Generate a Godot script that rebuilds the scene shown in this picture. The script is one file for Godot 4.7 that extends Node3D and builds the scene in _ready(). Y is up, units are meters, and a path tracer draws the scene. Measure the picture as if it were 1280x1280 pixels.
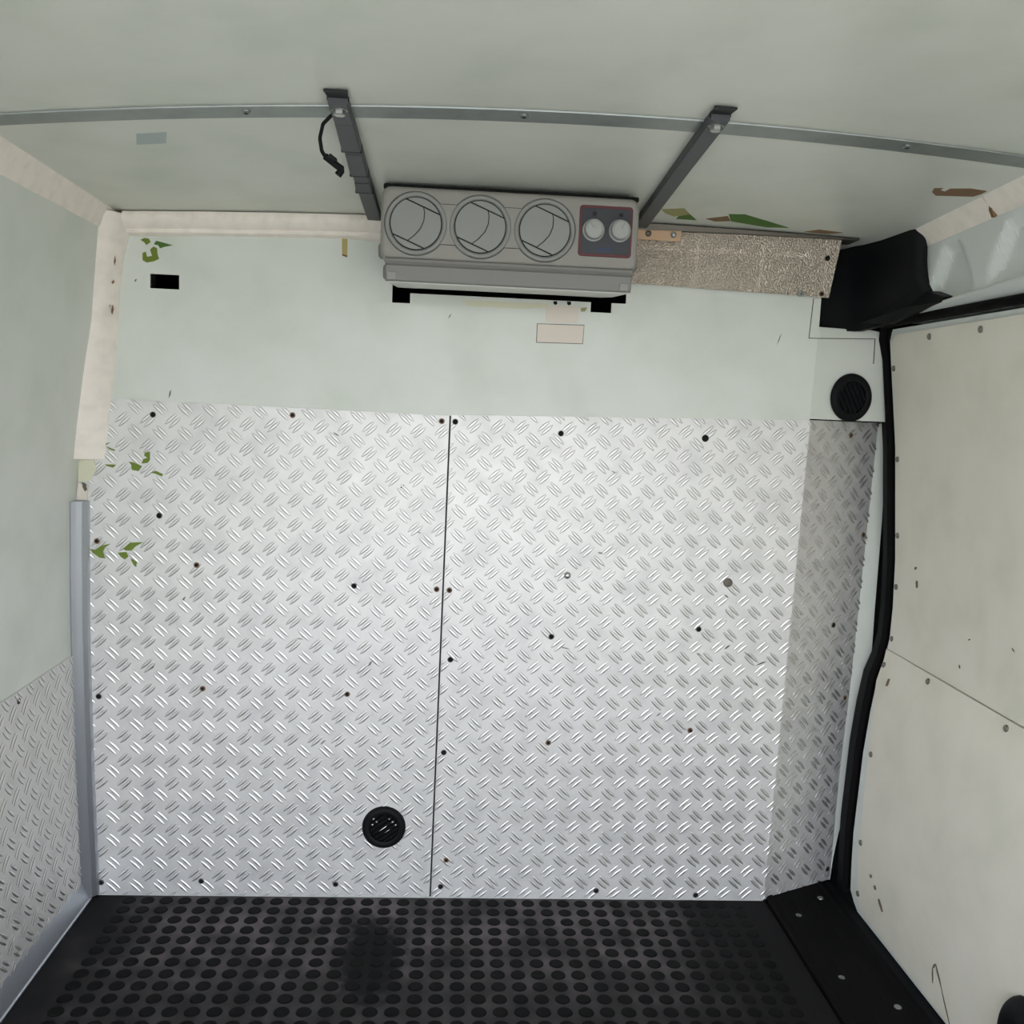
extends Node3D
# Inside of an insulated delivery van, seen from its open rear doors: y up, metres, mat top at y = 0,
# bulkhead face at z = 0, the rear opening towards +z.

var M := {}
var taken := {}

# ------------------------------------------------------------------ mesh builder
class MB:
	var p := PackedVector3Array()
	var g := PackedInt32Array()
	var uv := PackedVector2Array()
	var uv_plane := ""

	func tri(a: Vector3, b: Vector3, c: Vector3, group := -1) -> void:   # counter-clockwise from outside
		p.append(a); p.append(c); p.append(b); g.append(group)

	func face(a: Vector3, b: Vector3, c: Vector3, out: Vector3, group := -1) -> void:
		if (b - a).cross(c - a).dot(out) < 0.0:
			tri(a, c, b, group)
		else:
			tri(a, b, c, group)

	func quad(a: Vector3, b: Vector3, c: Vector3, d: Vector3, out: Vector3, group := -1) -> void:
		face(a, b, c, out, group)
		face(a, c, d, out, group)

	func box(lo: Vector3, hi: Vector3, bevel := 0.0, xf := Transform3D.IDENTITY) -> void:
		var c := (lo + hi) / 2.0
		var h := (hi - lo) / 2.0
		var b := minf(bevel, minf(h.x, minf(h.y, h.z)) * 0.9)
		var at := func(sx: float, sy: float, sz: float, k: int) -> Vector3:
			var v := Vector3(h.x, h.y, h.z) - Vector3(b, b, b)
			v[k] += b
			return xf * (c + v * Vector3(sx, sy, sz))
		for k in 3:
			var i := (k + 1) % 3
			var j := (k + 2) % 3
			for s in [-1.0, 1.0]:
				var q: Array[Vector3] = []
				for w in [[-1.0, -1.0], [1.0, -1.0], [1.0, 1.0], [-1.0, 1.0]]:
					var e := Vector3.ZERO
					e[k] = s; e[i] = w[0]; e[j] = w[1]
					q.append(at.call(e.x, e.y, e.z, k))
				var o := Vector3.ZERO
				o[k] = s
				quad(q[0], q[1], q[2], q[3], xf.basis * o)
			if b > 0.0:   # the four chamfers along axis k
				for si in [-1.0, 1.0]:
					for sj in [-1.0, 1.0]:
						var e0 := Vector3.ZERO
						e0[k] = -1.0; e0[i] = si; e0[j] = sj
						var e1 := e0
						e1[k] = 1.0
						var o := Vector3.ZERO
						o[i] = si; o[j] = sj
						quad(at.call(e0.x, e0.y, e0.z, i), at.call(e0.x, e0.y, e0.z, j), at.call(e1.x, e1.y, e1.z, j), at.call(e1.x, e1.y, e1.z, i), xf.basis * o)
		if b > 0.0:
			for sx in [-1.0, 1.0]:
				for sy in [-1.0, 1.0]:
					for sz in [-1.0, 1.0]:
						face(at.call(sx, sy, sz, 0), at.call(sx, sy, sz, 1), at.call(sx, sy, sz, 2), xf.basis * Vector3(sx, sy, sz))

	func cap(ring: PackedVector3Array, out: Vector3, group := -1) -> void:
		var o := out.normalized()
		var u := (Vector3.RIGHT if absf(o.x) < 0.8 else Vector3.UP).cross(o).normalized()
		var w := o.cross(u)
		var flat := PackedVector2Array()
		for q in ring:
			flat.append(Vector2(q.dot(u), q.dot(w)))
		var ix := Geometry2D.triangulate_polygon(flat)
		for k in range(0, ix.size(), 3):
			face(ring[ix[k]], ring[ix[k + 1]], ring[ix[k + 2]], o, group)

	# rings of equal size joined into a skin; closed loops unless open is set
	func loft(rings: Array, cap0 := true, cap1 := true, group := -1, open := false) -> void:
		var n: int = rings[0].size()
		var mid := Vector3.ZERO
		for q in rings[0]:
			mid += q / n
		var t := PackedVector3Array()
		for i in rings.size() - 1:
			for j in (n - 1 if open else n):
				var a: Vector3 = rings[i][j]
				var b: Vector3 = rings[i][(j + 1) % n]
				var c: Vector3 = rings[i + 1][(j + 1) % n]
				var d: Vector3 = rings[i + 1][j]
				t.append_array([a, b, c, a, c, d])
		var vol := 0.0
		for k in range(0, t.size(), 3):
			vol += (t[k] - mid).dot((t[k + 1] - mid).cross(t[k + 2] - mid))
		for k in range(0, t.size(), 3):
			if t[k].is_equal_approx(t[k + 1]) or t[k].is_equal_approx(t[k + 2]) or t[k + 1].is_equal_approx(t[k + 2]):
				continue
			if vol < 0.0:
				tri(t[k], t[k + 2], t[k + 1], group)
			else:
				tri(t[k], t[k + 1], t[k + 2], group)
		var ends := [Vector3.ZERO, Vector3.ZERO, Vector3.ZERO, Vector3.ZERO]
		var last := rings.size() - 1
		var which := [0, 1, last - 1, last]
		for e in 4:
			for q in rings[which[e]]:
				ends[e] += q / n
		if cap0: cap(rings[0], ends[0] - ends[1])
		if cap1: cap(rings[last], ends[3] - ends[2])

	# a profile of (radius, height) turned about the z axis of xf
	func lathe(profile: Array, segs: int, xf: Transform3D, group := -1) -> void:
		var rings := []
		for q in profile:
			var ring := PackedVector3Array()
			for k in segs:
				var a := TAU * k / segs
				ring.append(xf * Vector3(q.x * cos(a), q.x * sin(a), q.y))
			rings.append(ring)
		loft(rings, false, false, group)

	func tube(path: Array, radius: float, segs := 8, group := 1) -> void:
		var rings := []
		var side := Vector3.ZERO
		for i in path.size():
			var d: Vector3 = (path[mini(i + 1, path.size() - 1)] - path[maxi(i - 1, 0)]).normalized()
			if side == Vector3.ZERO:
				side = d.cross(Vector3.UP if absf(d.y) < 0.9 else Vector3.RIGHT).normalized()
			side = (side - d * side.dot(d)).normalized()
			var up := d.cross(side)
			var ring := PackedVector3Array()
			for k in segs:
				var a := TAU * k / segs
				ring.append(path[i] + (side * cos(a) + up * sin(a)) * radius)
			rings.append(ring)
		loft(rings, true, true, group)

	# a flat polygon in the xy plane of xf, from height z0 to z1, its top edge drawn in by bevel
	func slab(poly: PackedVector2Array, z0: float, z1: float, xf := Transform3D.IDENTITY, bevel := 0.0) -> void:
		var rings := []
		var c := Vector2.ZERO
		for q in poly:
			c += q / poly.size()
		for lv in ([[z0, 0.0], [z1 - bevel, 0.0], [z1, bevel]] if bevel > 0.0 else [[z0, 0.0], [z1, 0.0]]):
			var ring := PackedVector3Array()
			for q in poly:
				var v: Vector2 = q - (q - c).normalized() * lv[1]
				ring.append(xf * Vector3(v.x, v.y, lv[0]))
			rings.append(ring)
		loft(rings)

	# normals averaged over faces that meet at less than 38 degrees
	func soft_normals() -> PackedVector3Array:
		var n := PackedVector3Array()
		var at := {}
		for k in p.size() / 3:
			n.append((p[3 * k + 2] - p[3 * k]).cross(p[3 * k + 1] - p[3 * k]))
			for j in 3:
				var key := Vector3i((p[3 * k + j] * 50000.0).round())
				if at.has(key): at[key].append(k)
				else: at[key] = [k]
		var out := PackedVector3Array()
		for k in p.size() / 3:
			var own := n[k].normalized()
			for j in 3:
				var sum := Vector3.ZERO
				if g[k] >= 0:
					for o in at[Vector3i((p[3 * k + j] * 50000.0).round())]:
						if n[o].normalized().dot(own) > 0.788: sum += n[o]
				out.append(sum.normalized() if sum.length_squared() > 1e-24 else own)
		return out

	func mesh(material: Material, flank: Material = null) -> ArrayMesh:
		var out: ArrayMesh = null
		var soft := g.has(1) and p.size() < 60000
		var normals := soft_normals() if soft else PackedVector3Array()
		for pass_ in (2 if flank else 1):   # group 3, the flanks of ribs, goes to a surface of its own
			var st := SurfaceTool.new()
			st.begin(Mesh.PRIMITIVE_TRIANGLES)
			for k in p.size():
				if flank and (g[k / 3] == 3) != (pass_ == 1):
					continue
				if soft:
					st.set_normal(normals[k])
				elif k % 3 == 0:
					st.set_smooth_group(g[k / 3])
				if uv_plane == "xz":
					st.set_uv(Vector2(p[k].x, p[k].z))
				elif uv_plane == "xy":
					st.set_uv(Vector2(p[k].x, p[k].y))
				st.add_vertex(p[k])
			if not soft: st.generate_normals()
			st.set_material(flank if pass_ == 1 else material)
			out = st.commit(out)
		return out

# ------------------------------------------------------------------ naming helpers
func numbered(called: String, parent: Node) -> String:
	var key := str(parent.get_instance_id()) + called
	var n: int = taken.get(key, 0)
	taken[key] = n + 1
	return called if n == 0 else "%s_%03d" % [called, n]

func obj(called: String, mb: MB, material: Material, parent: Node = self, flank: Material = null) -> MeshInstance3D:
	var o := MeshInstance3D.new()
	o.name = numbered(called, parent)
	o.mesh = mb.mesh(material, flank)
	parent.add_child(o, true)
	return o

func tag(o: Node, label: String, category := "", group := "", kind := "") -> Node:
	o.set_meta("label", label)
	if category: o.set_meta("category", category)
	if group: o.set_meta("group", group)
	if kind: o.set_meta("kind", kind)
	return o

func thing(called: String, label: String, category: String, group := "", kind := "") -> Node3D:
	var o := Node3D.new()
	o.name = numbered(called, self)
	add_child(o, true)
	tag(o, label, category, group, kind)
	return o

func dup(source: Node3D, parent: Node, called: String, at: Transform3D) -> Node3D:
	var o: Node3D = source.duplicate()
	o.name = numbered(called, parent)
	parent.add_child(o, true)
	o.transform = at
	return o

# ------------------------------------------------------------------ materials
func mat(color: Color, rough: float, metal := 0.0, spec := 0.5) -> StandardMaterial3D:
	var m := StandardMaterial3D.new()
	m.albedo_color = color
	m.roughness = rough
	m.metallic = metal
	m.metallic_specular = spec
	return m

func noise(freq: float, octaves: int, seed_: int, kind := FastNoiseLite.TYPE_SIMPLEX_SMOOTH) -> FastNoiseLite:
	var n := FastNoiseLite.new()
	n.noise_type = kind
	n.frequency = freq
	n.fractal_octaves = octaves
	n.seed = seed_
	return n

func noise_tex(n: FastNoiseLite, stops: Array, size := 512) -> NoiseTexture2D:
	var t := NoiseTexture2D.new()
	t.width = size; t.height = size
	t.seamless = true
	t.noise = n
	var r := Gradient.new()
	r.offsets = PackedFloat32Array([0.0, 0.5, 1.0])
	r.colors = PackedColorArray(stops)
	t.color_ramp = r
	return t

func bump_tex(n: FastNoiseLite, strength: float, size := 512) -> NoiseTexture2D:
	var t := NoiseTexture2D.new()
	t.width = size; t.height = size
	t.seamless = true
	t.noise = n
	t.as_normal_map = true
	t.bump_strength = strength
	return t

func triplanar(m: StandardMaterial3D, span: float) -> StandardMaterial3D:
	m.uv1_triplanar = true
	m.uv1_world_triplanar = true
	m.uv1_scale = Vector3.ONE / span
	return m

func materials() -> void:
	var soft := noise_tex(noise(0.008, 4, 3), [Color(0.93, 0.94, 0.92), Color(0.98, 0.98, 0.97), Color(1, 1, 1)])
	var smudge := noise_tex(noise(0.012, 5, 8), [Color(0.92, 0.92, 0.925), Color(0.98, 0.98, 0.98), Color(1, 1, 1)])
	var rough_map := noise_tex(noise(0.02, 4, 5), [Color(0.88, 0.88, 0.88), Color(0.95, 0.95, 0.95), Color(1, 1, 1)])
	var peel := bump_tex(noise(0.03, 2, 6), 1.0)
	# glossy glass-fibre lining of walls and ceiling
	M.lining = triplanar(mat(Color(0.875, 0.89, 0.865), 0.42), 0.9)
	M.lining.albedo_texture = soft
	M.lining.normal_enabled = true
	M.lining.normal_texture = peel
	M.lining.normal_scale = 0.12
	M.roof = triplanar(mat(Color(0.855, 0.865, 0.83), 0.3), 0.9)
	M.roof.albedo_texture = soft
	M.roof.normal_enabled = true
	M.roof.normal_texture = peel
	M.roof.normal_scale = 0.1
	M.white = mat(Color(0.86, 0.88, 0.86), 0.35)
	M.beige = triplanar(mat(Color(0.92, 0.90, 0.85), 0.55), 0.8)
	M.beige.albedo_texture = soft
	M.foam = triplanar(mat(Color(0.985, 0.95, 0.905), 0.6), 0.25)
	M.foam.albedo_texture = smudge
	M.foam.normal_enabled = true
	M.foam.normal_texture = peel
	M.foam.normal_scale = 0.3
	# metals
	M.tread = triplanar(mat(Color(0.89, 0.885, 0.875), 0.56, 0.55), 0.55)
	M.rib = mat(Color(0.92, 0.915, 0.905), 0.38, 0.88)      # rib tops polished by wear
	M.flank = mat(Color(0.36, 0.355, 0.345), 0.6, 0.3)     # dark outline painted round the foot of each rib as shading
	M.tread.albedo_texture = smudge
	M.tread.roughness_texture = rough_map
	M.stucco = triplanar(mat(Color(0.93, 0.875, 0.81), 0.32, 0.88), 0.13)
	M.stucco.normal_enabled = true
	M.stucco.normal_texture = bump_tex(noise(0.05, 2, 12, FastNoiseLite.TYPE_SIMPLEX), 9.0)
	M.stucco.normal_scale = 1.6
	M.zinc = triplanar(mat(Color(0.62, 0.64, 0.63), 0.42, 0.85), 0.3)
	M.zinc.albedo_texture = smudge
	M.alu = mat(Color(0.74, 0.76, 0.79), 0.38, 0.9)
	M.steel = mat(Color(0.75, 0.75, 0.74), 0.3, 1.0)
	M.dull = mat(Color(0.42, 0.40, 0.37), 0.5, 0.7)
	M.screw = mat(Color(0.52, 0.51, 0.48), 0.4, 0.85)
	M.iron = mat(Color(0.34, 0.35, 0.36), 0.5, 0.5)
	M.iron_dark = mat(Color(0.12, 0.12, 0.13), 0.5, 0.3)
	M.rust = mat(Color(0.46, 0.36, 0.27), 0.8)
	# plastics and rubber
	M.unit = mat(Color(0.565, 0.555, 0.53), 0.5)
	M.unit_dark = mat(Color(0.50, 0.495, 0.48), 0.55)
	M.vent_grey = mat(Color(0.545, 0.55, 0.535), 0.45)
	M.knob = mat(Color(0.62, 0.63, 0.61), 0.35)
	M.seam = mat(Color(0.10, 0.10, 0.10), 0.8)
	M.panel_dark = mat(Color(0.17, 0.185, 0.21), 0.45)
	M.red = mat(Color(0.36, 0.13, 0.15), 0.45)
	M.blue = mat(Color(0.12, 0.19, 0.36), 0.5)
	M.black = mat(Color(0.05, 0.053, 0.062), 0.6, 0.0, 0.3)
	M.black_soft = mat(Color(0.05, 0.05, 0.055), 0.75)
	M.void_ = mat(Color(0.02, 0.02, 0.025), 0.9)
	M.rubber = mat(Color(0.062, 0.058, 0.06), 0.75, 0.0, 0.2)
	M.stud = mat(Color(0.055, 0.053, 0.055), 0.6, 0.0, 0.2)
	M.mat_base = mat(Color(1, 1, 1), 0.75, 0.0, 0.3)
	M.mat_base.albedo_texture = ImageTexture.create_from_image(dust_image())
	M.mat_base.uv1_scale = Vector3(1.0 / 1.5, 1.0 / 1.5, 1.0)
	M.mat_base.uv1_offset = Vector3(0.5, 0.0, 0.0)
	# residues
	M.green = mat(Color(0.42, 0.50, 0.16), 0.7)
	M.green_deep = mat(Color(0.27, 0.42, 0.13), 0.7)
	M.olive = mat(Color(0.62, 0.60, 0.40), 0.7)
	M.brown = mat(Color(0.50, 0.39, 0.28), 0.8)
	M.ochre = mat(Color(0.72, 0.66, 0.42), 0.7)
	M.cream = mat(Color(0.85, 0.84, 0.74), 0.6)
	M.patch = mat(Color(0.87, 0.83, 0.78), 0.5)
	M.pale = mat(Color(0.85, 0.85, 0.82), 0.5)  # drip tray tone, light from the floor put into the colour
	M.grey_mark = mat(Color(0.68, 0.72, 0.71), 0.5)
	M.scratch = mat(Color(0.36, 0.31, 0.25), 0.8)
	M.copper = mat(Color(0.80, 0.66, 0.52), 0.5)
	M.concrete = mat(Color(0.60, 0.605, 0.59), 0.9)

# dust trodden into the mat: grey in the middle, worn off to black near both sides, one oil stain
func dust_image() -> Image:
	var n := noise(1.0, 4, 21)
	var im := Image.create(384, 384, false, Image.FORMAT_RGB8)
	for j in 384:
		for i in 384:
			var x := (i + 0.5) / 384.0 * 1.5 - 0.75
			var z := (j + 0.5) / 384.0 * 1.5
			var d := smoothstep(-0.74, -0.50, x + 0.10 * n.get_noise_2d(x * 6.0, z * 6.0)) * (1.0 - smoothstep(0.40, 0.62, x + 0.1 * n.get_noise_2d(x * 5.0 + 9.0, z * 5.0)))
			d *= 0.75 + 0.5 * n.get_noise_2d(x * 9.0, z * 9.0 + 40.0)
			d *= 1.0 - 0.5 * smoothstep(0.1, 0.45, z)
			var blot := Vector2((x + 0.125) / 0.055, (z - 0.22) / 0.13).length() + 0.5 * n.get_noise_2d(x * 30.0, z * 30.0)
			d *= smoothstep(0.6, 1.4, blot)
			im.set_pixel(i, j, Color(0.085, 0.082, 0.085).lerp(Color(0.40, 0.375, 0.38), clampf(d, 0.0, 1.0)))
	return im

# ------------------------------------------------------------------ the shapes of the van
func roof_y(x: float, z: float) -> float:
	var front := 1.401 - 0.028 * (x - 0.25) * (x - 0.25)
	var strip := 1.447 - 0.068 * (x - 0.22) * (x - 0.22)
	return lerpf(front, strip, clampf((z - 0.02) / 0.54, -0.6, 1.0)) + 0.03 * maxf(0.0, z - 0.56)

func lerp_table(t: Array, y: float) -> float:
	if y <= t[0].x: return t[0].y
	for i in t.size() - 1:
		if y <= t[i + 1].x:
			return lerpf(t[i].y, t[i + 1].y, (y - t[i].x) / (t[i + 1].x - t[i].x))
	return t[-1].y

func left_x(y: float) -> float:
	return lerp_table([Vector2(0, -0.728), Vector2(0.3, -0.738), Vector2(0.6, -0.743), Vector2(0.82, -0.741), Vector2(0.91, -0.731), Vector2(1.05, -0.71), Vector2(1.17, -0.69), Vector2(1.3, -0.678), Vector2(1.45, -0.66)], y)

func door_x(y: float) -> float:
	return lerp_table([Vector2(0.0, 0.893), Vector2(0.03, 0.891), Vector2(0.158, 0.888), Vector2(0.338, 0.894), Vector2(0.43, 0.902), Vector2(0.497, 0.912), Vector2(0.54, 0.927), Vector2(0.584, 0.936), Vector2(0.65, 0.937), Vector2(0.755, 0.933), Vector2(0.989, 0.912), Vector2(1.223, 0.879), Vector2(1.30, 0.868)], y)

func crease_x(y: float) -> float:
	return 0.701 + 0.0215 * y

const FOLD := 0.4712   # the flange of the right plate turns 27 degrees away

# one point of a plate that is flat up to its crease and folded beyond it; lift is along its normal
func folded(s: float, y: float, lift: float, base: float) -> Vector3:
	var c := crease_x(y)
	if s <= c:
		return Vector3(s, y, base + lift)
	return Vector3(c + (s - c) * cos(FOLD) + lift * sin(FOLD), y, base - (s - c) * sin(FOLD) + lift * cos(FOLD))

# short dark scuffs scraped into a surface
func scuffs(list: Array, z: float, parent: Node) -> void:
	for k in list.size():
		var a: Vector2 = list[k][0]
		var c: Vector2 = list[k][1]
		var e := (c - a).orthogonal().normalized() * (0.0012 + 0.0005 * (k % 3))
		var mb := MB.new()
		mb.slab(PackedVector2Array([a, a.lerp(c, 0.3) + e, c, a.lerp(c, 0.65) - e]), z - 0.001, z + 0.0006)
		obj("scuff", mb, M.dull, parent)

# the pressed ribs of a tread plate, in pairs on a square lattice that turns at every other point
func ribs(mb: MB, place: Callable, inside: Callable, from: Vector2, pitch: Vector2, count: Vector2i, turn: int, tilt := 0.0) -> void:
	var prof := [Vector2(-1.0, 0.0), Vector2(-0.80, 0.42), Vector2(-0.40, 0.92), Vector2(0.0, 1.0), Vector2(0.40, 0.92), Vector2(0.80, 0.42), Vector2(1.0, 0.0)]
	var ts := [-1.0, -0.86, -0.62, -0.3, 0.0, 0.3, 0.62, 0.86, 1.0]
	for j in count.y * 2:
		for i in count.x:
			var odd := j % 2
			var c := from + Vector2(i + 0.5 * odd, -0.5 * j) * pitch
			c.y += tilt * (c.x - from.x)
			var a := deg_to_rad(43.0) * (1.0 if odd else -1.0) * turn
			var d := Vector2(cos(a), sin(a))
			var e := Vector2(-d.y, d.x)
			for k in [-0.5, 0.5]:
				var m: Vector2 = c + e * 0.0102 * k
				if not inside.call(m, 0.016):
					continue
				var grid := []
				for t in ts:
					var w: float = 0.0033 * pow(maxf(0.0, 1.0 - t * t), 0.75)
					var row := PackedVector3Array()
					for q in prof:
						var at: Vector2 = m + d * 0.0168 * t + e * w * q.x
						row.append(place.call(at, 0.0014 * q.y * pow(maxf(0.0, 1.0 - pow(absf(t), 6.0)), 0.6)))
					grid.append(row)
				var up: Vector3 = place.call(m, 1.0) - place.call(m, 0.0)
				for u in ts.size() - 1:
					for v in prof.size() - 1:
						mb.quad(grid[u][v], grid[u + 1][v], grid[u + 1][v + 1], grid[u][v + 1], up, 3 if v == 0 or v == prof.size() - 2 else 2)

# screws, rivets and empty screw holes that sit on a surface: xf has its z axis along the normal
func fixing(kind: String, xf: Transform3D, parent: Node) -> void:
	var mb := MB.new()
	if kind == "hole":     # a countersunk hole: bright burr, dark inside
		mb.lathe([Vector2(0.0048, 0.0), Vector2(0.0045, 0.0014), Vector2(0.0038, 0.0015), Vector2(0.003, 0.0010), Vector2(0.0, 0.0008)], 14, xf)
		obj("screw_hole", mb, M.void_, parent)
		var ring := MB.new()
		ring.lathe([Vector2(0.0060, 0.0), Vector2(0.0056, 0.0011), Vector2(0.0050, 0.0014), Vector2(0.0047, 0.0010)], 14, xf)
		obj("hole_rim", ring, M.dull, parent)
	elif kind == "rusty":
		mb.lathe([Vector2(0.0058, 0.0), Vector2(0.0052, 0.0013), Vector2(0.0034, 0.0014), Vector2(0.0030, 0.0008)], 14, xf)
		obj("rusty_rim", mb, M.rust, parent)
		var pit := MB.new()
		pit.lathe([Vector2(0.0034, 0.0), Vector2(0.0033, 0.0012), Vector2(0.0, 0.0009)], 12, xf)
		obj("screw_hole", pit, M.void_, parent)
	elif kind == "dark":
		mb.lathe([Vector2(0.0072, 0.0), Vector2(0.0068, 0.0012), Vector2(0.005, 0.0022), Vector2(0.0, 0.0026)], 18, xf, 1)
		obj("rivet_head", mb, M.black, parent)
	elif kind == "grey":
		mb.lathe([Vector2(0.0095, 0.0), Vector2(0.0095, 0.001), Vector2(0.008, 0.002), Vector2(0.0, 0.0026)], 20, xf)
		obj("rivet_head", mb, M.dull, parent)
	elif kind == "dome":
		mb.lathe([Vector2(0.0072, 0.0), Vector2(0.007, 0.002), Vector2(0.0058, 0.0044), Vector2(0.0034, 0.006), Vector2(0.0, 0.0066)], 20, xf, 1)
		obj("rivet_head", mb, M.steel, parent)
	else:                  # a pan-head screw with a cross slot
		mb.lathe([Vector2(0.0062, 0.0), Vector2(0.0060, 0.0018), Vector2(0.0048, 0.0029), Vector2(0.0, 0.0032)], 16, xf)
		var cross := MB.new()
		cross.box(Vector3(-0.0034, -0.0006, 0.0028), Vector3(0.0034, 0.0006, 0.0036), 0.0, xf)
		cross.box(Vector3(-0.0006, -0.0034, 0.0028), Vector3(0.0006, 0.0034, 0.0036), 0.0, xf)
		var o := obj("screw", mb, M.zinc if kind == "bright" else M.screw, parent)
		if parent.get_parent() == self:
			obj("cross_slot", cross, M.black, o)

func facing(at: Vector3, normal: Vector3) -> Transform3D:
	var n := normal.normalized()
	var x := (Vector3.UP if absf(n.y) < 0.9 else Vector3.BACK).cross(n).normalized()
	return Transform3D(Basis(x, n.cross(x), n), at)

func rrect(w: float, h: float, r: float, n := 5) -> PackedVector2Array:
	var out := PackedVector2Array()
	for c in [[1, 1, 0.0], [-1, 1, PI / 2], [-1, -1, PI], [1, -1, 1.5 * PI]]:
		for k in n + 1:
			var a: float = c[2] + PI / 2 * k / n
			out.append(Vector2(c[0] * (w / 2 - r) + r * cos(a), c[1] * (h / 2 - r) + r * sin(a)))
	return out

func ring_of(poly: PackedVector2Array, xf: Transform3D) -> PackedVector3Array:
	var out := PackedVector3Array()
	for q in poly:
		out.append(xf * Vector3(q.x, q.y, 0))
	return out

func moved(at: Vector3) -> Transform3D:
	return Transform3D(Basis.IDENTITY, at)

# a flat sheet in xy with rectangular cut-outs, as thick as z0..z1
func sheet(mb: MB, outline: PackedVector2Array, holes: Array, z0: float, z1: float) -> void:
	var xs := [-9.0, 9.0]
	for h in holes:
		for x in [h.position.x, h.end.x]:
			if not xs.has(x): xs.append(x)
	xs.sort()
	for i in xs.size() - 1:   # strips between the edges of the holes, each cut at the holes it crosses
		var cuts := []
		for h in holes:
			if h.position.x <= xs[i] + 1e-6 and h.end.x >= xs[i + 1] - 1e-6:
				cuts.append(Vector2(h.position.y, h.end.y))
		cuts.sort_custom(func(a, b): return a.x < b.x)
		var low := -9.0
		for c in cuts + [Vector2(9, 9)]:
			if c.x > low:
				var cell := PackedVector2Array([Vector2(xs[i], low), Vector2(xs[i + 1], low), Vector2(xs[i + 1], c.x), Vector2(xs[i], c.x)])
				for piece in Geometry2D.intersect_polygons(outline, cell):
					mb.slab(piece, z0, z1)
			low = maxf(low, c.y)

# ------------------------------------------------------------------ the scene
func _ready() -> void:
	var cam := Camera3D.new()
	cam.name = "camera"
	cam.fov = 56.95
	cam.near = 0.05
	cam.far = 60.0
	var b := Basis(Vector3.UP, deg_to_rad(-3.65)) * Basis(Vector3.RIGHT, deg_to_rad(-6.5)) * Basis(Vector3.BACK, deg_to_rad(2.4))
	cam.transform = Transform3D(b, Vector3(0.0, 1.0452, 1.9))
	add_child(cam)
	cam.current = true
	var sky := ProceduralSkyMaterial.new()
	sky.sky_top_color = Color(0.735, 0.775, 0.85)
	sky.sky_horizon_color = Color(0.895, 0.895, 0.90)
	sky.sky_curve = 0.2
	sky.sky_energy_multiplier = 1.35
	sky.ground_bottom_color = Color(0.5, 0.49, 0.46)
	sky.ground_horizon_color = Color(0.62, 0.61, 0.58)
	sky.sun_angle_max = 1.0
	var sun := DirectionalLight3D.new()
	sun.name = "sun"
	sun.light_color = Color(1.0, 0.965, 0.91)
	sun.light_energy = 1.35
	sun.light_angular_distance = 0.6
	sun.shadow_enabled = true
	sun.look_at_from_position(Vector3(-6, 9, -1.5), Vector3.ZERO)
	add_child(sun)
	var env := Environment.new()
	env.background_mode = Environment.BG_SKY
	env.sky = Sky.new()
	env.sky.sky_material = sky
	env.tonemap_mode = Environment.TONE_MAPPER_LINEAR
	env.tonemap_exposure = 3.45
	env.sdfgi_enabled = true
	env.ssao_enabled = true
	env.ssil_enabled = true
	var we := WorldEnvironment.new()
	we.name = "world_environment"
	we.environment = env
	add_child(we)

	materials()
	shell()
	bulkhead()
	sliding_door()
	floor_parts()
	tread_plates()
	trims()
	cooling_unit()
	rails()
	duct()
	vents()
	residues()

func shell() -> void:
	# concrete yard behind the van, under the open sky
	var mb := MB.new()
	mb.box(Vector3(-14, -0.75, -14), Vector3(14, -0.6, 16))
	tag(obj("ground", mb, M.concrete), "pale concrete yard outside the open rear doors", "ground", "", "structure")

	mb = MB.new()
	mb.box(Vector3(-0.80, -0.06, -0.30), Vector3(1.05, -0.005, 2.06))
	tag(obj("floor", mb, M.black_soft), "dark load floor under the studded rubber mat", "floor", "", "structure")

	# left wall: lining that leans in towards the roof
	mb = MB.new()
	var rings := []
	for z in [-0.3, 2.06]:
		var ring := PackedVector3Array()
		var ys := [-0.06, 0.0, 0.15, 0.3, 0.45, 0.6, 0.82, 0.91, 0.98, 1.05, 1.11, 1.17, 1.235, 1.3, 1.375, 1.46]
		for y in ys:
			ring.append(Vector3(left_x(y), y, z))
		ring.append(Vector3(-0.82, 1.46, z)); ring.append(Vector3(-0.82, -0.06, z))
		rings.append(ring)
	mb.loft(rings, true, true, 1)
	tag(obj("wall_left", mb, M.lining), "pale grey-green lining of the left van wall above the tread plate", "wall", "", "structure")

	# ceiling: two sheets that meet under the galvanised strip
	mb = MB.new()
	for zs in [[-0.304, 0.56, 6], [0.56, 2.06, 1]]:
		for m in zs[2]:
			var z0: float = lerpf(zs[0], zs[1], float(m) / zs[2])
			var z1: float = lerpf(zs[0], zs[1], float(m + 1) / zs[2])
			rings = []
			for k in 61:
				var x := -0.80 + 1.85 * k / 60.0
				rings.append(PackedVector3Array([Vector3(x, roof_y(x, z0), z0), Vector3(x, roof_y(x, z1), z1), Vector3(x, roof_y(x, z1) + 0.05, z1), Vector3(x, roof_y(x, z0) + 0.05, z0)]))
			mb.loft(rings, true, true, 1)
	tag(obj("ceiling", mb, M.roof), "glossy grey-white domed van ceiling crossed by a metal strip", "ceiling", "", "structure")

	# right side: outer skin, the pressed panel over the sliding door, the dark door pillar
	var w := thing("wall_right", "painted pressed steel side wall above and behind the sliding door", "wall", "", "structure")
	mb = MB.new()
	mb.box(Vector3(1.02, -0.06, -0.30), Vector3(1.06, 1.50, 2.06))
	obj("outer_skin", mb, M.white, w)
	mb = MB.new()
	mb.box(Vector3(0.905, -0.06, 1.12), Vector3(1.02, 1.23, 2.06), 0.004)
	obj("rear_side_panel", mb, M.beige, w)
	header(w)

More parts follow.
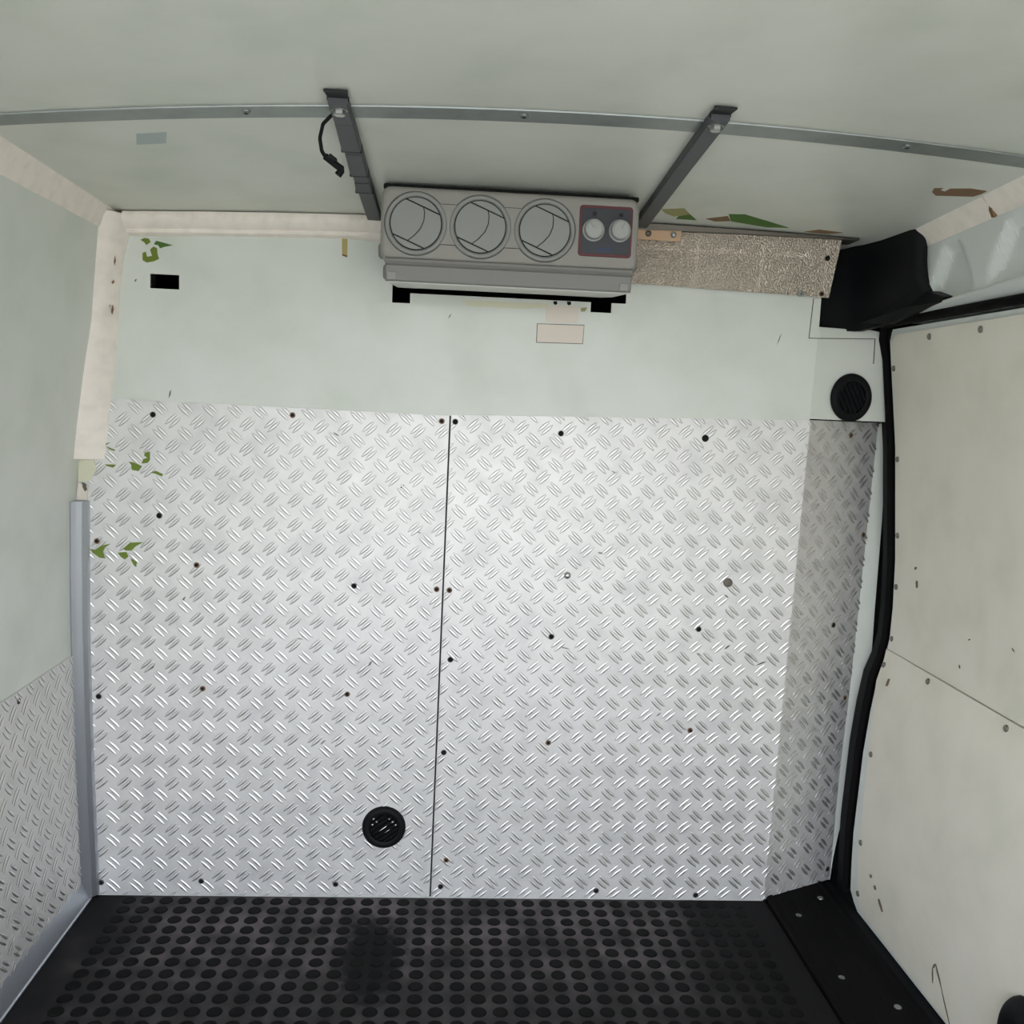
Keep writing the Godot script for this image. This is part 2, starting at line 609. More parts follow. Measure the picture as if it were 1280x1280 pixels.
# the white pressed header over the door: a face with sunk triangular fields, then a ledge
func header(w: Node3D) -> void:
	var mb := MB.new()
	var nz := 190
	var ys := [1.405, 1.392, 1.38, 1.365, 1.35, 1.335, 1.32, 1.305, 1.292, 1.28, 1.268]
	var field := func(y: float, z: float) -> float:   # how deep the pressing is: sunk fields wide at the foot, with sloping sides
		var f := clampf((y - 1.285) / 0.068, 0.0, 1.0)
		var u := fposmod(z - 0.155, 0.196)
		var a := lerpf(0.010, 0.058, f)
		var b := lerpf(0.151, 0.106, f)
		return 0.016 * smoothstep(a - 0.012, a + 0.012, u) * (1.0 - smoothstep(b - 0.010, b + 0.010, u)) * smoothstep(1.274, 1.286, y) * (1.0 - smoothstep(1.352, 1.368, y))
	var rows := []
	for k in nz + 1:
		var z := 0.06 + 0.9 * k / 150.0
		if k > 150: z = 0.96 + 1.09 * (k - 150) / (nz - 150.0)
		var rise := 0.05 * (z - 0.3)
		var row := PackedVector3Array()
		for y in ys:
			row.append(Vector3(0.862 + 0.05 * (1.39 - y) + field.call(y, z), y + rise, z))
		row.append(Vector3(0.852, 1.262 + rise, z))   # the ledge
		row.append(Vector3(0.851, 1.257 + rise, z))
		row.append(Vector3(0.868, 1.246 + rise * 0.5, z))
		row.append(Vector3(0.878, 1.236, z))
		row.append(Vector3(0.96, 1.236, z))
		row.append(Vector3(0.96, 1.46, z))
		row.append(Vector3(0.84, 1.46, z))
		rows.append(row)
	mb.loft(rows, true, true, 1)
	obj("door_header", mb, M.white, w)
	var p := MB.new()
	p.box(Vector3(0.80, -0.06, -0.30), Vector3(1.02, 1.42, -0.15))
	obj("door_pillar", p, M.black_soft, w)

func bulkhead() -> void:
	var w := thing("wall_back", "pale grey-green bulkhead panel above the two tread plates", "wall", "", "structure")
	# cut-outs: the slot at the left, the slots behind the cooling unit
	var holes := [Rect2(-0.597, 1.239, 0.055, 0.0275), Rect2(-0.132, 1.234, 0.035, 0.12), Rect2(-0.097, 1.2535, 0.358, 0.10), Rect2(0.261, 1.234, 0.0415, 0.12), Rect2(0.3025, 1.2535, 0.0285, 0.0215)]
	var outline := PackedVector2Array([Vector2(-0.80, -0.02), Vector2(0.7005, -0.02), Vector2(0.7265, 1.214), Vector2(0.712, 1.2145), Vector2(0.726, 1.225), Vector2(0.726, 1.45), Vector2(-0.80, 1.45)])
	var mb := MB.new()
	sheet(mb, outline, holes, -0.004, 0.0)
	obj("panel", mb, M.lining, w)
	# the corner beyond the crease: turned by 27 degrees low down, by 14 at the top
	mb = MB.new()
	var low := [Vector2(0.001, 0.887), Vector2(0.051, 0.890), Vector2(0.112, 0.898), Vector2(0.264, 0.928), Vector2(0.376, 0.935), Vector2(0.504, 0.939), Vector2(0.631, 0.937), Vector2(0.828, 0.936), Vector2(0.985, 0.931), Vector2(1.036, 0.930)]
	var rings := []
	for e in low:   # behind the folded flange, then a white edge that faces the rear again
		var x0 := crease_x(e.x) - 0.001
		var f := Vector3(x0, e.x, -0.004)
		var t := f + Vector3(cos(FOLD), 0, -sin(FOLD)) * 0.192
		var o := Vector3(maxf(e.y, t.x + 0.004), e.x, t.z - 0.001)
		var back := Vector3(-0.002, 0, -0.006)
		rings.append(PackedVector3Array([f, t, o, o + back, t + back, f + back]))
	mb.loft(rings)
	rings = []
	var edge := [Vector3(0.902, 1.041, 14), Vector3(0.891, 1.135, 14), Vector3(0.881, 1.205, 14), Vector3(0.877, 1.219, 14), Vector3(0.869, 1.2245, 14), Vector3(0.851, 1.2265, 14)]
	for e in edge:
		var x0: float = crease_x(e.y) - 0.001
		var a := deg_to_rad(e.z)
		var run: float = (e.x - x0) / cos(a)
		var back := Vector3(-sin(a), 0, -cos(a)) * 0.006
		var f := Vector3(x0, e.y, 0.0)
		var t := Vector3(e.x, e.y, f.z - run * sin(a))
		rings.append(PackedVector3Array([f, t, t + back, f + back]))
	mb.loft(rings)
	obj("corner_panel", mb, M.lining, w)
	# raised lip round the cut-out at the top right
	mb = MB.new()
	mb.slab(PackedVector2Array([Vector2(0.7085, 1.204), Vector2(0.712, 1.282), Vector2(0.7265, 1.284), Vector2(0.7265, 1.2235), Vector2(0.731, 1.222), Vector2(0.731, 1.2045)]), 0.0, 0.0022)
	var fold := deg_to_rad(14)
	var xf := Transform3D(Basis(Vector3(cos(fold), 0, -sin(fold)), Vector3.UP, Vector3(sin(fold), 0, cos(fold))), Vector3(0.727, 0, 0.0))
	mb.slab(PackedVector2Array([Vector2(0.0, 1.2045), Vector2(0.0, 1.2235), Vector2(0.125, 1.2275), Vector2(0.146, 1.225), Vector2(0.156, 1.214), Vector2(0.158, 1.16), Vector2(0.1385, 1.16), Vector2(0.1372, 1.2115)]), 0.0, 0.0022, xf)
	obj("edge_lip", mb, M.lining, w)
	mb = MB.new()   # thin dark lines painting in the shading along the lip
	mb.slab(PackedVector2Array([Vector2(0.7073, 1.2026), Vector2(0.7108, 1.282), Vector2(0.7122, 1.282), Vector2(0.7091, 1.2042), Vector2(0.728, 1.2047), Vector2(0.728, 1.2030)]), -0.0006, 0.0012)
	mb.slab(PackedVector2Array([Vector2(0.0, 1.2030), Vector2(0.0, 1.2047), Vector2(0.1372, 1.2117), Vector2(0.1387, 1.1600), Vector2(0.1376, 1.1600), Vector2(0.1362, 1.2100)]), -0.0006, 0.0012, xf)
	obj("lip_shading", mb, M.scratch, w)
	scuffs([[Vector2(0.651, 1.210), Vector2(0.643, 1.187)], [Vector2(-0.557, 1.046), Vector2(-0.562, 1.029)], [Vector2(-0.568, 1.013), Vector2(-0.535, 1.017)], [Vector2(-0.021, 1.208), Vector2(-0.015, 1.218)], [Vector2(-0.627, 1.250), Vector2(-0.622, 1.255)]], 0.0, w)
	mb = MB.new()   # black sheet added behind the openings to keep sky light out
	mb.box(Vector3(-0.80, -0.06, -0.34), Vector3(1.05, 1.50, -0.30))
	obj("added_backing", mb, M.void_, w)

func sliding_door() -> void:
	var d := thing("door_1", "closed sliding side door lined with two beige panels", "door", "", "structure")
	# white metal frame whose edge shows along the front
	var mb := MB.new()
	var rings := []
	var ys := [0.0, 0.012, 0.03, 0.09, 0.158, 0.25, 0.338, 0.43, 0.47, 0.497, 0.52, 0.54, 0.56, 0.584, 0.65, 0.755, 0.87, 0.989, 1.10, 1.17, 1.205, 1.222, 1.228]
	for y in ys:
		var x := door_x(y)
		var z0 := lerp_table([Vector2(0.0, 0.0), Vector2(0.45, 0.0), Vector2(0.50, -0.004), Vector2(0.584, -0.013), Vector2(1.2, -0.013)], y)
		if y > 1.2: z0 += 0.016 * pow((y - 1.2) / 0.028, 2.0)
		if y < 0.04: z0 += 0.04 * pow((0.04 - y) / 0.04, 2.0)
		rings.append(PackedVector3Array([Vector3(x + 0.003, y, z0), Vector3(x, y, z0 + 0.003), Vector3(x, y, 1.10), Vector3(x + 0.05, y, 1.10), Vector3(x + 0.05, y, z0)]))
	mb.loft(rings, true, true, 1)
	obj("frame", mb, M.white, d)
	# two lining panels, a hair apart, screwed on over the frame
	for up in [0, 1]:
		mb = MB.new()
		rings = []
		var list := [0.014, 0.022, 0.045, 0.09, 0.158, 0.25, 0.338, 0.43, 0.47, 0.497, 0.52, 0.54, 0.5635]
		if up: list = [0.5665, 0.60, 0.65, 0.755, 0.87, 0.989, 1.10, 1.17, 1.20, 1.212, 1.217]
		for y in list:
			var x := door_x(y) - 0.004
			var z0: float = 0.0 if up else lerp_table([Vector2(0.0, 0.1), Vector2(0.03, 0.046), Vector2(0.07, 0.037), Vector2(0.25, 0.036), Vector2(0.37, 0.030), Vector2(0.464, 0.009), Vector2(0.514, 0.0), Vector2(0.56, -0.006)], y)
			if up and y > 1.19: z0 += 0.02 * pow((y - 1.19) / 0.027, 2.0)
			var ring := PackedVector3Array([Vector3(x + 0.0035, y, z0), Vector3(x + 0.001, y, z0 + 0.0004), Vector3(x, y, z0 + 0.003)])
			for k in 6:
				var z := lerpf(z0 + 0.03, 1.07, k / 5.0)
				ring.append(Vector3(x - 0.004 * sin(PI * k / 5.0), y, z))
			ring.append(Vector3(x + 0.0035, y, 1.07))
			rings.append(ring)
		mb.loft(rings, true, true, 1)
		var pn := obj("lining_panel", mb, M.beige, d)
		tag(pn, "upper beige lining panel" if up else "lower beige lining panel")
		var spots := [Vector2(1.203, 0.163), Vector2(1.203, 0.340), Vector2(1.203, 0.56), Vector2(1.150, 0.010), Vector2(0.966, 0.010), Vector2(0.808, 0.010), Vector2(0.700, 0.010), Vector2(0.589, 0.010)] if up else [Vector2(0.532, 0.008), Vector2(0.550, 0.187), Vector2(0.550, 0.45), Vector2(0.350, 0.046), Vector2(0.158, 0.050), Vector2(0.046, 0.052)]
		for s in spots:
			var e := 0.01
			var slope := (door_x(s.x + e) - door_x(s.x - e)) / (2 * e)
			var bulge: float = 0.004 * sin(PI * clampf((s.y - 0.04) / 1.03, 0.0, 1.0))
			fixing("screw", facing(Vector3(door_x(s.x) - 0.004 - bulge, s.x, s.y), Vector3(-1, slope, 0)), pn)
		var marks := [[Vector2(0.751, 0.091), Vector2(0.757, 0.094), 0.002], [Vector2(0.730, 0.100), Vector2(0.716, 0.102), 0.0015], [Vector2(0.681, 0.432), Vector2(0.676, 0.44), 0.002], [Vector2(0.603, 0.282), Vector2(0.609, 0.279), 0.002], [Vector2(0.66, 0.30), Vector2(0.664, 0.306), 0.0015]] if up else [[Vector2(0.079, 0.370), Vector2(0.093, 0.379), 0.004], [Vector2(0.093, 0.379), Vector2(0.063, 0.403), 0.004], [Vector2(0.079, 0.370), Vector2(0.053, 0.374), 0.003], [Vector2(0.063, 0.403), Vector2(0.01, 0.441), 0.003], [Vector2(0.088, 0.150), Vector2(0.071, 0.169), 0.003], [Vector2(0.105, 0.128), Vector2(0.098, 0.133), 0.003], [Vector2(0.118, 0.108), Vector2(0.112, 0.111), 0.003], [Vector2(0.50, 0.055), Vector2(0.515, 0.053), 0.002]]
		for s in marks:
			var m := MB.new()
			var a := Vector3(door_x(s[0].x) - 0.0082, s[0].x, s[0].y)
			var c := Vector3(door_x(s[1].x) - 0.0082, s[1].x, s[1].y)
			var side: Vector3 = (c - a).cross(Vector3.LEFT).normalized() * s[2] * 0.5
			var n := Vector3(-0.0006, 0, 0)
			var r0 := PackedVector3Array([a, a.lerp(c, 0.35) + side, c, a.lerp(c, 0.6) - side])
			var r1 := PackedVector3Array()
			for q in r0: r1.append(q + n)
			for k in r0.size(): r0[k] += Vector3(0.006, 0, 0)
			m.loft([r0, r1])
			obj("scratch", m, M.scratch, pn)
	# rubber seal round the door opening, down the front and along the top
	var s := thing("door_seal", "black rubber seal round the front and top of the sliding door", "door seal")
	mb = MB.new()
	var path := []
	for y in [0.02, 0.09, 0.158, 0.25, 0.338, 0.43, 0.497, 0.54, 0.584, 0.65, 0.755, 0.87, 0.989, 1.10, 1.17]:
		path.append(Vector3(door_x(y) + 0.0015, y, -0.032 + 0.010 * (1.0 - smoothstep(0.4, 0.6, y))))
	path.append(Vector3(0.876, 1.210, -0.030)); path.append(Vector3(0.868, 1.234, -0.010)); path.append(Vector3(0.864, 1.238, 0.03))
	for z in [0.10, 0.25, 0.45, 0.7, 1.0]:
		path.append(Vector3(0.864, 1.239, z))
	mb.tube(path, 0.0085, 10)
	obj("bulb", mb, M.rubber, s)
	mb = MB.new()
	rings = []
	for y in [-0.0, 0.09, 0.158, 0.25, 0.338, 0.43, 0.497, 0.54, 0.584, 0.65, 0.755, 0.87, 0.989, 1.10, 1.17, 1.235]:
		var x := door_x(y)
		rings.append(PackedVector3Array([Vector3(x + 0.006, y, -0.08), Vector3(x + 0.006, y, -0.04), Vector3(x + 0.03, y, -0.03), Vector3(x + 0.08, y, -0.08)]))
	mb.loft(rings, true, true, 1)
	obj("flap", mb, M.black, s)
	# black rubber stop low on the door, cut by the edge of the view
	var t := thing("rubber_stop", "rounded black block low on the sliding door at the bottom right corner", "door stop")
	mb = MB.new()
	rings = []
	for k in 7:
		var a := PI / 2 * k / 6.0
		rings.append(ring_of(rrect(0.15 - 0.04 * (1 - cos(a)), 0.19 - 0.05 * (1 - cos(a)), 0.045, 6), Transform3D(Basis(Vector3.BACK, Vector3.UP, Vector3.LEFT), Vector3(0.884 - 0.03 * sin(a), 0.103, 0.668))))
	mb.loft(rings, true, true, 1)
	obj("block", mb, M.black, t)

func floor_parts() -> void:
	var f := thing("rubber_mat", "black studded rubber floor mat grey with dust in the middle", "floor mat")
	var mb := MB.new()
	mb.uv_plane = "xz"
	mb.box(Vector3(-0.722, -0.005, 0.0), Vector3(0.706, 0.0, 2.04), 0.0015)
	obj("mat_sheet", mb, M.mat_base, f)
	mb = MB.new()
	var rng := RandomNumberGenerator.new()
	rng.seed = 4
	for j in 60:
		for i in range(-18, 18):
			var x := 0.001 + 0.0374 * i
			var z := 0.0215 + 0.0358 * j
			if x < -0.65 or x > 0.655 or z > 2.18: continue
			var h := 0.0016 + rng.randf_range(-0.0002, 0.0002)
			mb.lathe([Vector2(0.0138, 0.0), Vector2(0.0130, h * 0.75), Vector2(0.0120, h), Vector2(0.0, h * 0.96)], 18 if j < 14 else 10, Transform3D(Basis(Vector3.RIGHT, -PI / 2), Vector3(x, 0, z)))
	tag(obj("stud", mb, M.stud, f), "round flat studs in straight rows", "", "", "stuff")
	# raised sill over the step beside the door
	var s := thing("sill_cover", "black ribbed step cover screwed along the foot of the sliding door", "step cover")
	mb = MB.new()
	var prof := [Vector2(0.7085, -0.006), Vector2(0.7085, 0.006), Vector2(0.712, 0.009), Vector2(0.722, 0.0095), Vector2(0.726, 0.0065), Vector2(0.762, 0.0055), Vector2(0.764, 0.0068), Vector2(0.769, 0.0068), Vector2(0.771, 0.0055), Vector2(0.806, 0.0045), Vector2(0.808, 0.0056), Vector2(0.813, 0.0056), Vector2(0.815, 0.0045), Vector2(0.850, 0.0035), Vector2(0.853, 0.006), Vector2(0.858, 0.006), Vector2(0.862, 0.0), Vector2(0.8865, -0.006)]
	var rings := []
	for z in [-0.12, 1.12]:
		var ring := PackedVector3Array()
		for q in prof:
			ring.append(Vector3(q.x, q.y, z + (0.0 if z > 0.0 else minf(0.115, maxf(0.0, 0.118 - (q.x - 0.7085) * 0.5)))))
		rings.append(ring)
	mb.loft(rings)
	obj("cover", mb, M.rubber, s)
	for q in [Vector2(0.83, -0.004), Vector2(0.755, 0.068), Vector2(0.758, 0.284), Vector2(0.825, 0.37), Vector2(0.757, 0.55), Vector2(0.826, 0.72)]:
		mb = MB.new()
		mb.lathe([Vector2(0.0066, 0.0), Vector2(0.0062, 0.0016), Vector2(0.0045, 0.0022), Vector2(0.0025, 0.0016), Vector2(0.0, 0.0012)], 16, facing(Vector3(q.x, 0.0042, q.y), Vector3.UP))
		obj("screw", mb, M.zinc, s)
	mb = MB.new()   # threshold between mat and sill
	mb.box(Vector3(0.862, -0.06, -0.14), Vector3(0.90, -0.003, 1.12), 0.003)
	obj("base_strip", mb, M.black, s)

func tread_plates() -> void:
	# left plate of the bulkhead
	var p := thing("tread_plate", "bright tread plate covering the lower left half of the bulkhead, with a round black vent", "tread plate", "tread plates on bulkhead and wall")
	var mb := MB.new()
	var poly := PackedVector2Array([Vector2(-0.7225, 0.003), Vector2(-0.0200, 0.003), Vector2(-0.0120, 1.0175), Vector2(-0.700, 1.0245), Vector2(-0.703, 0.92), Vector2(-0.715, 0.86), Vector2(-0.721, 0.80)])
	mb.slab(poly, 0.0006, 0.003)
	obj("sheet", mb, M.tread, p)
	mb = MB.new()
	var cut := func(a: Vector2) -> Vector2:
		a.y = clampf(a.y, 0.004, 1.0165 - 0.0101 * (a.x + 0.012))
		a.x = clampf(a.x, lerp_table([Vector2(0.003, -0.7215), Vector2(0.80, -0.720), Vector2(0.86, -0.714), Vector2(0.92, -0.702), Vector2(1.03, -0.699)], a.y), -0.0208 + 0.0079 * a.y)
		return a
	ribs(mb, func(a: Vector2, h: float) -> Vector3: var q: Vector2 = cut.call(a); return Vector3(q.x, q.y, 0.003 + (h if q.is_equal_approx(a) else h * 0.6)),
		func(m: Vector2, r: float) -> bool: return m.x > -0.722 - r * 0.3 and m.x < -0.02 + 0.008 * m.y + r * 0.3 and m.y > 0.0 and m.y < 1.024,
		Vector2(-0.721, 1.010), Vector2(0.048, 0.0494), Vector2i(16, 22), 1)
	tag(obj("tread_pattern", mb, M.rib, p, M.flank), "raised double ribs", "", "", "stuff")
	for q in [[-0.591, 0.996, "hole"], [-0.321, 1.006, "rusty"], [-0.027, 1.006, "rusty"], [-0.579, 0.797, "hole"], [-0.506, 0.7, "rusty"], [-0.193, 0.667, "dark_hole"], [-0.026, 0.665, "rusty"], [-0.699, 0.425, "hole"], [-0.493, 0.446, "rusty"], [-0.202, 0.441, "rusty"], [-0.697, 0.029, "hole"], [-0.494, 0.034, "hole"], [-0.217, 0.03, "hole"], [-0.7, 0.742, "rusty"]]:
		fixing("hole" if q[2] == "dark_hole" else q[2], moved(Vector3(q[0], q[1], 0.0038)), p)

	scuffs([[Vector2(-0.073, 0.784), Vector2(-0.060, 0.778)], [Vector2(-0.241, 0.976), Vector2(-0.229, 0.967)], [Vector2(-0.596, 0.484), Vector2(-0.588, 0.494)], [Vector2(-0.306, 0.556), Vector2(-0.293, 0.553)], [Vector2(-0.535, 0.624), Vector2(-0.527, 0.636)], [Vector2(-0.161, 0.501), Vector2(-0.152, 0.512)], [Vector2(-0.402, 0.357), Vector2(-0.397, 0.364)], [Vector2(-0.255, 0.333), Vector2(-0.243, 0.343)], [Vector2(-0.106, 0.869), Vector2(-0.097, 0.876)]], 0.003, p)
	mb = MB.new()   # dark joint between the two bulkhead plates
	mb.slab(PackedVector2Array([Vector2(-0.0215, 0.003), Vector2(-0.0150, 0.003), Vector2(-0.0070, 1.0174), Vector2(-0.0135, 1.0174)]), 0.0002, 0.0012)
	obj("joint_strip", mb, M.seam, p)

	# right plate, its right edge folded away
	p = thing("tread_plate", "bright tread plate right of the seam whose right edge folds back to the door", "tread plate", "tread plates on bulkhead and wall")
	mb = MB.new()
	mb.slab(PackedVector2Array([Vector2(-0.0165, 0.003), Vector2(crease_x(0.003), 0.003), Vector2(crease_x(1.0385), 1.0385), Vector2(-0.0085, 1.0195)]), 0.0006, 0.003)
	var rings := []
	var edge := [Vector2(0.9085, 0.003), Vector2(0.9095, 0.266), Vector2(0.9225, 0.523), Vector2(0.9300, 0.703), Vector2(0.949, 0.844), Vector2(0.9515, 0.95), Vector2(0.952, 1.0385)]
	for e in edge:
		var c := crease_x(e.y)
		rings.append(PackedVector3Array([folded(c + 1e-6, e.y, 0.0, 0.003), folded(e.x, e.y, 0.0, 0.003), folded(e.x, e.y, -0.0024, 0.003), folded(c + 1e-6, e.y, -0.0024, 0.003)]))
	mb.loft(rings)
	obj("sheet", mb, M.tread, p)
	mb = MB.new()
	var cut2 := func(a: Vector2) -> Vector2:
		a.y = clampf(a.y, 0.004, 1.0185 + 0.0262 * clampf(a.x, 0.0, 0.72))
		a.x = clampf(a.x, -0.0157 + 0.0078 * a.y, lerp_table([Vector2(0.003, 0.9075), Vector2(0.266, 0.9085), Vector2(0.523, 0.9215), Vector2(0.703, 0.929), Vector2(0.844, 0.948), Vector2(0.95, 0.9505), Vector2(1.04, 0.951)], a.y))
		return a
	ribs(mb, func(a: Vector2, h: float) -> Vector3: var q: Vector2 = cut2.call(a); return folded(q.x, q.y, h if q.is_equal_approx(a) else h * 0.6, 0.003),
		func(m: Vector2, r: float) -> bool: return m.x > -0.018 - r * 0.3 and cut2.call(m).distance_to(m) < r * 0.35,
		Vector2(-0.034, 1.0225), Vector2(0.0478, 0.0494), Vector2i(22, 22), 1, 0.012)
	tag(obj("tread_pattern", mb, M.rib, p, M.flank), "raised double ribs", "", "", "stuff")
	for q in [[0.0, 1.006, "hole"], [0.213, 0.991, "hole"], [0.508, 0.993, "dark"], [0.24, 0.702, "dome"], [0.575, 0.697, "grey"], [0.213, 0.573, "hole"], [0.52, 0.597, "hole"], [0.0, 0.664, "rusty"], [0.007, 0.519, "hole"], [0.0, 0.321, "hole"], [0.217, 0.346, "rusty"], [0.516, 0.379, "rusty"], [0.013, 0.086, "rusty"], [0.003, 0.027, "hole"], [0.335, 0.021, "hole"], [0.551, 0.013, "hole"]]:
		fixing(q[2], moved(Vector3(q[0], q[1], 0.0038)), p)
	for q in [[0.847, 1.01, "rusty"], [0.915, 0.795, "rusty"], [0.845, 0.60, "hole"], [0.903, 0.43, "rusty"], [0.897, 0.03, "hole"]]:
		fixing(q[2], Transform3D(Basis(Vector3(cos(FOLD), 0, -sin(FOLD)), Vector3.UP, Vector3(sin(FOLD), 0, cos(FOLD))), folded(q[0], q[1], 0.0008, 0.003)), p)

	scuffs([[Vector2(0.319, 0.920), Vector2(0.331, 0.914)], [Vector2(0.300, 0.752), Vector2(0.312, 0.749)], [Vector2(0.577, 0.556), Vector2(0.590, 0.565)], [Vector2(0.619, 0.552), Vector2(0.637, 0.537)], [Vector2(0.646, 0.523), Vector2(0.670, 0.532)], [Vector2(0.640, 0.490), Vector2(0.656, 0.478)], [Vector2(0.231, 0.552), Vector2(0.254, 0.547)], [Vector2(0.569, 0.673), Vector2(0.580, 0.663)], [Vector2(0.519, 0.547), Vector2(0.533, 0.536)], [Vector2(0.068, 0.058), Vector2(0.076, 0.044)], [Vector2(0.442, 0.408), Vector2(0.452, 0.416)]], 0.003, p)

	# the plate along the foot of the left wall
	p = thing("tread_plate", "low tread plate along the foot of the left wall beside the grey edge profile", "tread plate", "tread plates on bulkhead and wall")
	mb = MB.new()
	rings = []
	for y in [0.03, 0.1, 0.2, 0.3, 0.4, 0.516]:
		var x := left_x(y)
		rings.append(PackedVector3Array([Vector3(x + 0.003, y, 0.018), Vector3(x + 0.003, y, 2.04), Vector3(x + 0.0002, y, 2.04), Vector3(x + 0.0002, y, 0.018)]))
	mb.loft(rings)
	obj("sheet", mb, M.tread, p)
	mb = MB.new()
	ribs(mb, func(a: Vector2, h: float) -> Vector3: var y := clampf(a.y, 0.031, 0.5155); return Vector3(left_x(y) + 0.003 + h * (1.0 if y == a.y else 0.6), y, maxf(0.019, a.x)),
		func(m: Vector2, r: float) -> bool: return m.y > 0.03 - r * 0.3 and m.y < 0.516 + r * 0.3 and m.x > 0.014,
		Vector2(0.0545 - 0.0465, 0.4825 + 0.049), Vector2(0.0465, 0.049), Vector2i(34, 12), 1)
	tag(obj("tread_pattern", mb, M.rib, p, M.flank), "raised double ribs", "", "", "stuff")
	fixing("hole", facing(Vector3(left_x(0.5) + 0.003, 0.499, 0.265), Vector3.RIGHT), p)

func trims() -> void:
	# foam-white cove along the top of the bulkhead, left of the cooling unit
	var mb := MB.new()
	var rings := []
	var rng := RandomNumberGenerator.new()
	rng.seed = 9
	for k in 25:
		var x := lerpf(-0.640, -0.150, k / 24.0)
		var y1 := roof_y(x, 0.02) - 0.002
		var w := rng.randf_range(-0.0008, 0.0008)
		var drop := lerpf(0.041, 0.040, k / 24.0) + (0.004 * smoothstep(0.8, 1.0, k / 24.0))
		rings.append(PackedVector3Array([Vector3(x, y1, -0.001), Vector3(x, y1, 0.026 + w), Vector3(x, y1 - 0.008, 0.029 + w), Vector3(x, y1 - 0.018, 0.027), Vector3(x, y1 - 0.026, 0.020 + w), Vector3(x, y1 - 0.030, 0.012), Vector3(x, y1 - 0.032, 0.013), Vector3(x, y1 - 0.037, 0.012 + w), Vector3(x, y1 - drop, 0.004), Vector3(x, y1 - drop - 0.001, -0.001)]))
	mb.loft(rings, true, true, 1)
	tag(obj("trim_1", mb, M.foam), "pinkish white foam cove between bulkhead and ceiling left of the cooling unit", "trim", "", "structure")
	# the same foam in the left corner, ragged at its foot
	mb = MB.new()
	rings = []
	var prof := [Vector4(0.905, -0.732, -0.684, 0.010), Vector4(0.93, -0.729, -0.681, 0.014), Vector4(0.97, -0.722, -0.676, 0.018), Vector4(1.02, -0.714, -0.671, 0.020), Vector4(1.09, -0.703, -0.664, 0.024), Vector4(1.174, -0.690, -0.657, 0.026), Vector4(1.24, -0.682, -0.653, 0.028), Vector4(1.30, -0.677, -0.645, 0.030), Vector4(1.345, -0.672, -0.634, 0.034), Vector4(1.372, -0.667, -0.630, 0.036)]
	for q in prof:
		var a: float = q.y + 0.008
		rings.append(PackedVector3Array([Vector3(q.y - 0.02, q.x, -0.001), Vector3(q.y - 0.02, q.x, q.w + 0.03), Vector3(a - 0.004, q.x, q.w + 0.022), Vector3(lerpf(a, q.z, 0.45), q.x, q.w + 0.006), Vector3(q.z - 0.004, q.x, q.w * 0.5), Vector3(q.z, q.x, 0.003), Vector3(q.z, q.x, -0.001)]))
	mb.loft(rings, true, true, 1)
	var c := tag(obj("trim_2", mb, M.foam), "peeling pinkish white foam strip up the left corner of the bulkhead", "trim", "", "structure")
	for q in [[-0.662, 1.272, 0.003, 0.009], [-0.664, 1.25, 0.0045, 0.005], [-0.6585, 1.245, 0.003, 0.004], [-0.667, 1.20, 0.0025, 0.006], [-0.6595, 1.193, 0.002, 0.009], [-0.655, 1.285, 0.002, 0.010], [-0.660, 1.30, 0.002, 0.006]]:
		var m := MB.new()
		m.slab(PackedVector2Array([Vector2(-q[2], -q[3] * 0.3), Vector2(-q[2] * 0.2, -q[3]), Vector2(q[2], 0.0), Vector2(q[2] * 0.3, q[3])]), -0.012, 0.0014, facing(Vector3(q[0], q[1], 0.0245), Vector3(0.45, 0, 1.0)))
		obj("stain_spot", m, M.brown, c)
	# foam along the left edge of the ceiling
	mb = MB.new()
	rings = []
	for k in 24:
		var z := -0.01 + 2.05 * k / 23.0
		var yt := roof_y(-0.648, z)
		var yb := 1.338 + 0.014 * z
		rings.append(PackedVector3Array([Vector3(-0.72, yt + 0.02, z), Vector3(-0.654, roof_y(-0.654, z) + 0.003, z), Vector3(-0.657, yt - 0.004, z), Vector3(-0.664, (yt + yb) / 2.0 + 0.003, z), Vector3(left_x(yb) + 0.004, yb + 0.005, z), Vector3(left_x(yb) + 0.001, yb + 0.002, z), Vector3(-0.72, yb, z)]))
	mb.loft(rings, true, true, 1)
	tag(obj("trim_3", mb, M.foam), "pinkish foam strip along the left edge of the ceiling", "trim", "", "structure")
	# foam along the right edge of the ceiling, broken by a crack
	mb = MB.new()
	for span in [[0.10, 0.372, 0.0], [0.376, 2.04, 0.002]]:
		rings = []
		for k in 12:
			var z := lerpf(span[0], span[1], k / 11.0)
			var y1 := roof_y(0.84, z)
			var d: float = span[2]
			rings.append(PackedVector3Array([Vector3(0.835, y1 + 0.003 - d, z), Vector3(0.840, y1 - 0.004 - d, z), Vector3(0.853 - d, y1 - 0.016 - d, z), Vector3(0.862, 1.376 + 0.05 * (z - 0.3), z), Vector3(0.875, 1.372 + 0.05 * (z - 0.3), z), Vector3(0.90, y1, z), Vector3(0.86, y1 + 0.02, z)]))
		mb.loft(rings, true, true, 1)
	var strip := obj("trim_4", mb, M.foam)
	mb = MB.new()
	mb.loft([PackedVector3Array([Vector3(0.8555, 1.399, 0.372), Vector3(0.8545, 1.399, 0.381), Vector3(0.858, 1.390, 0.377), Vector3(0.861, 1.380, 0.380), Vector3(0.862, 1.379, 0.372), Vector3(0.857, 1.391, 0.370)]), PackedVector3Array([Vector3(0.8500, 1.398, 0.372), Vector3(0.8490, 1.398, 0.381), Vector3(0.8525, 1.389, 0.377), Vector3(0.8555, 1.379, 0.380), Vector3(0.8565, 1.378, 0.372), Vector3(0.8515, 1.390, 0.370)])])
	obj("crack", mb, M.brown, strip)
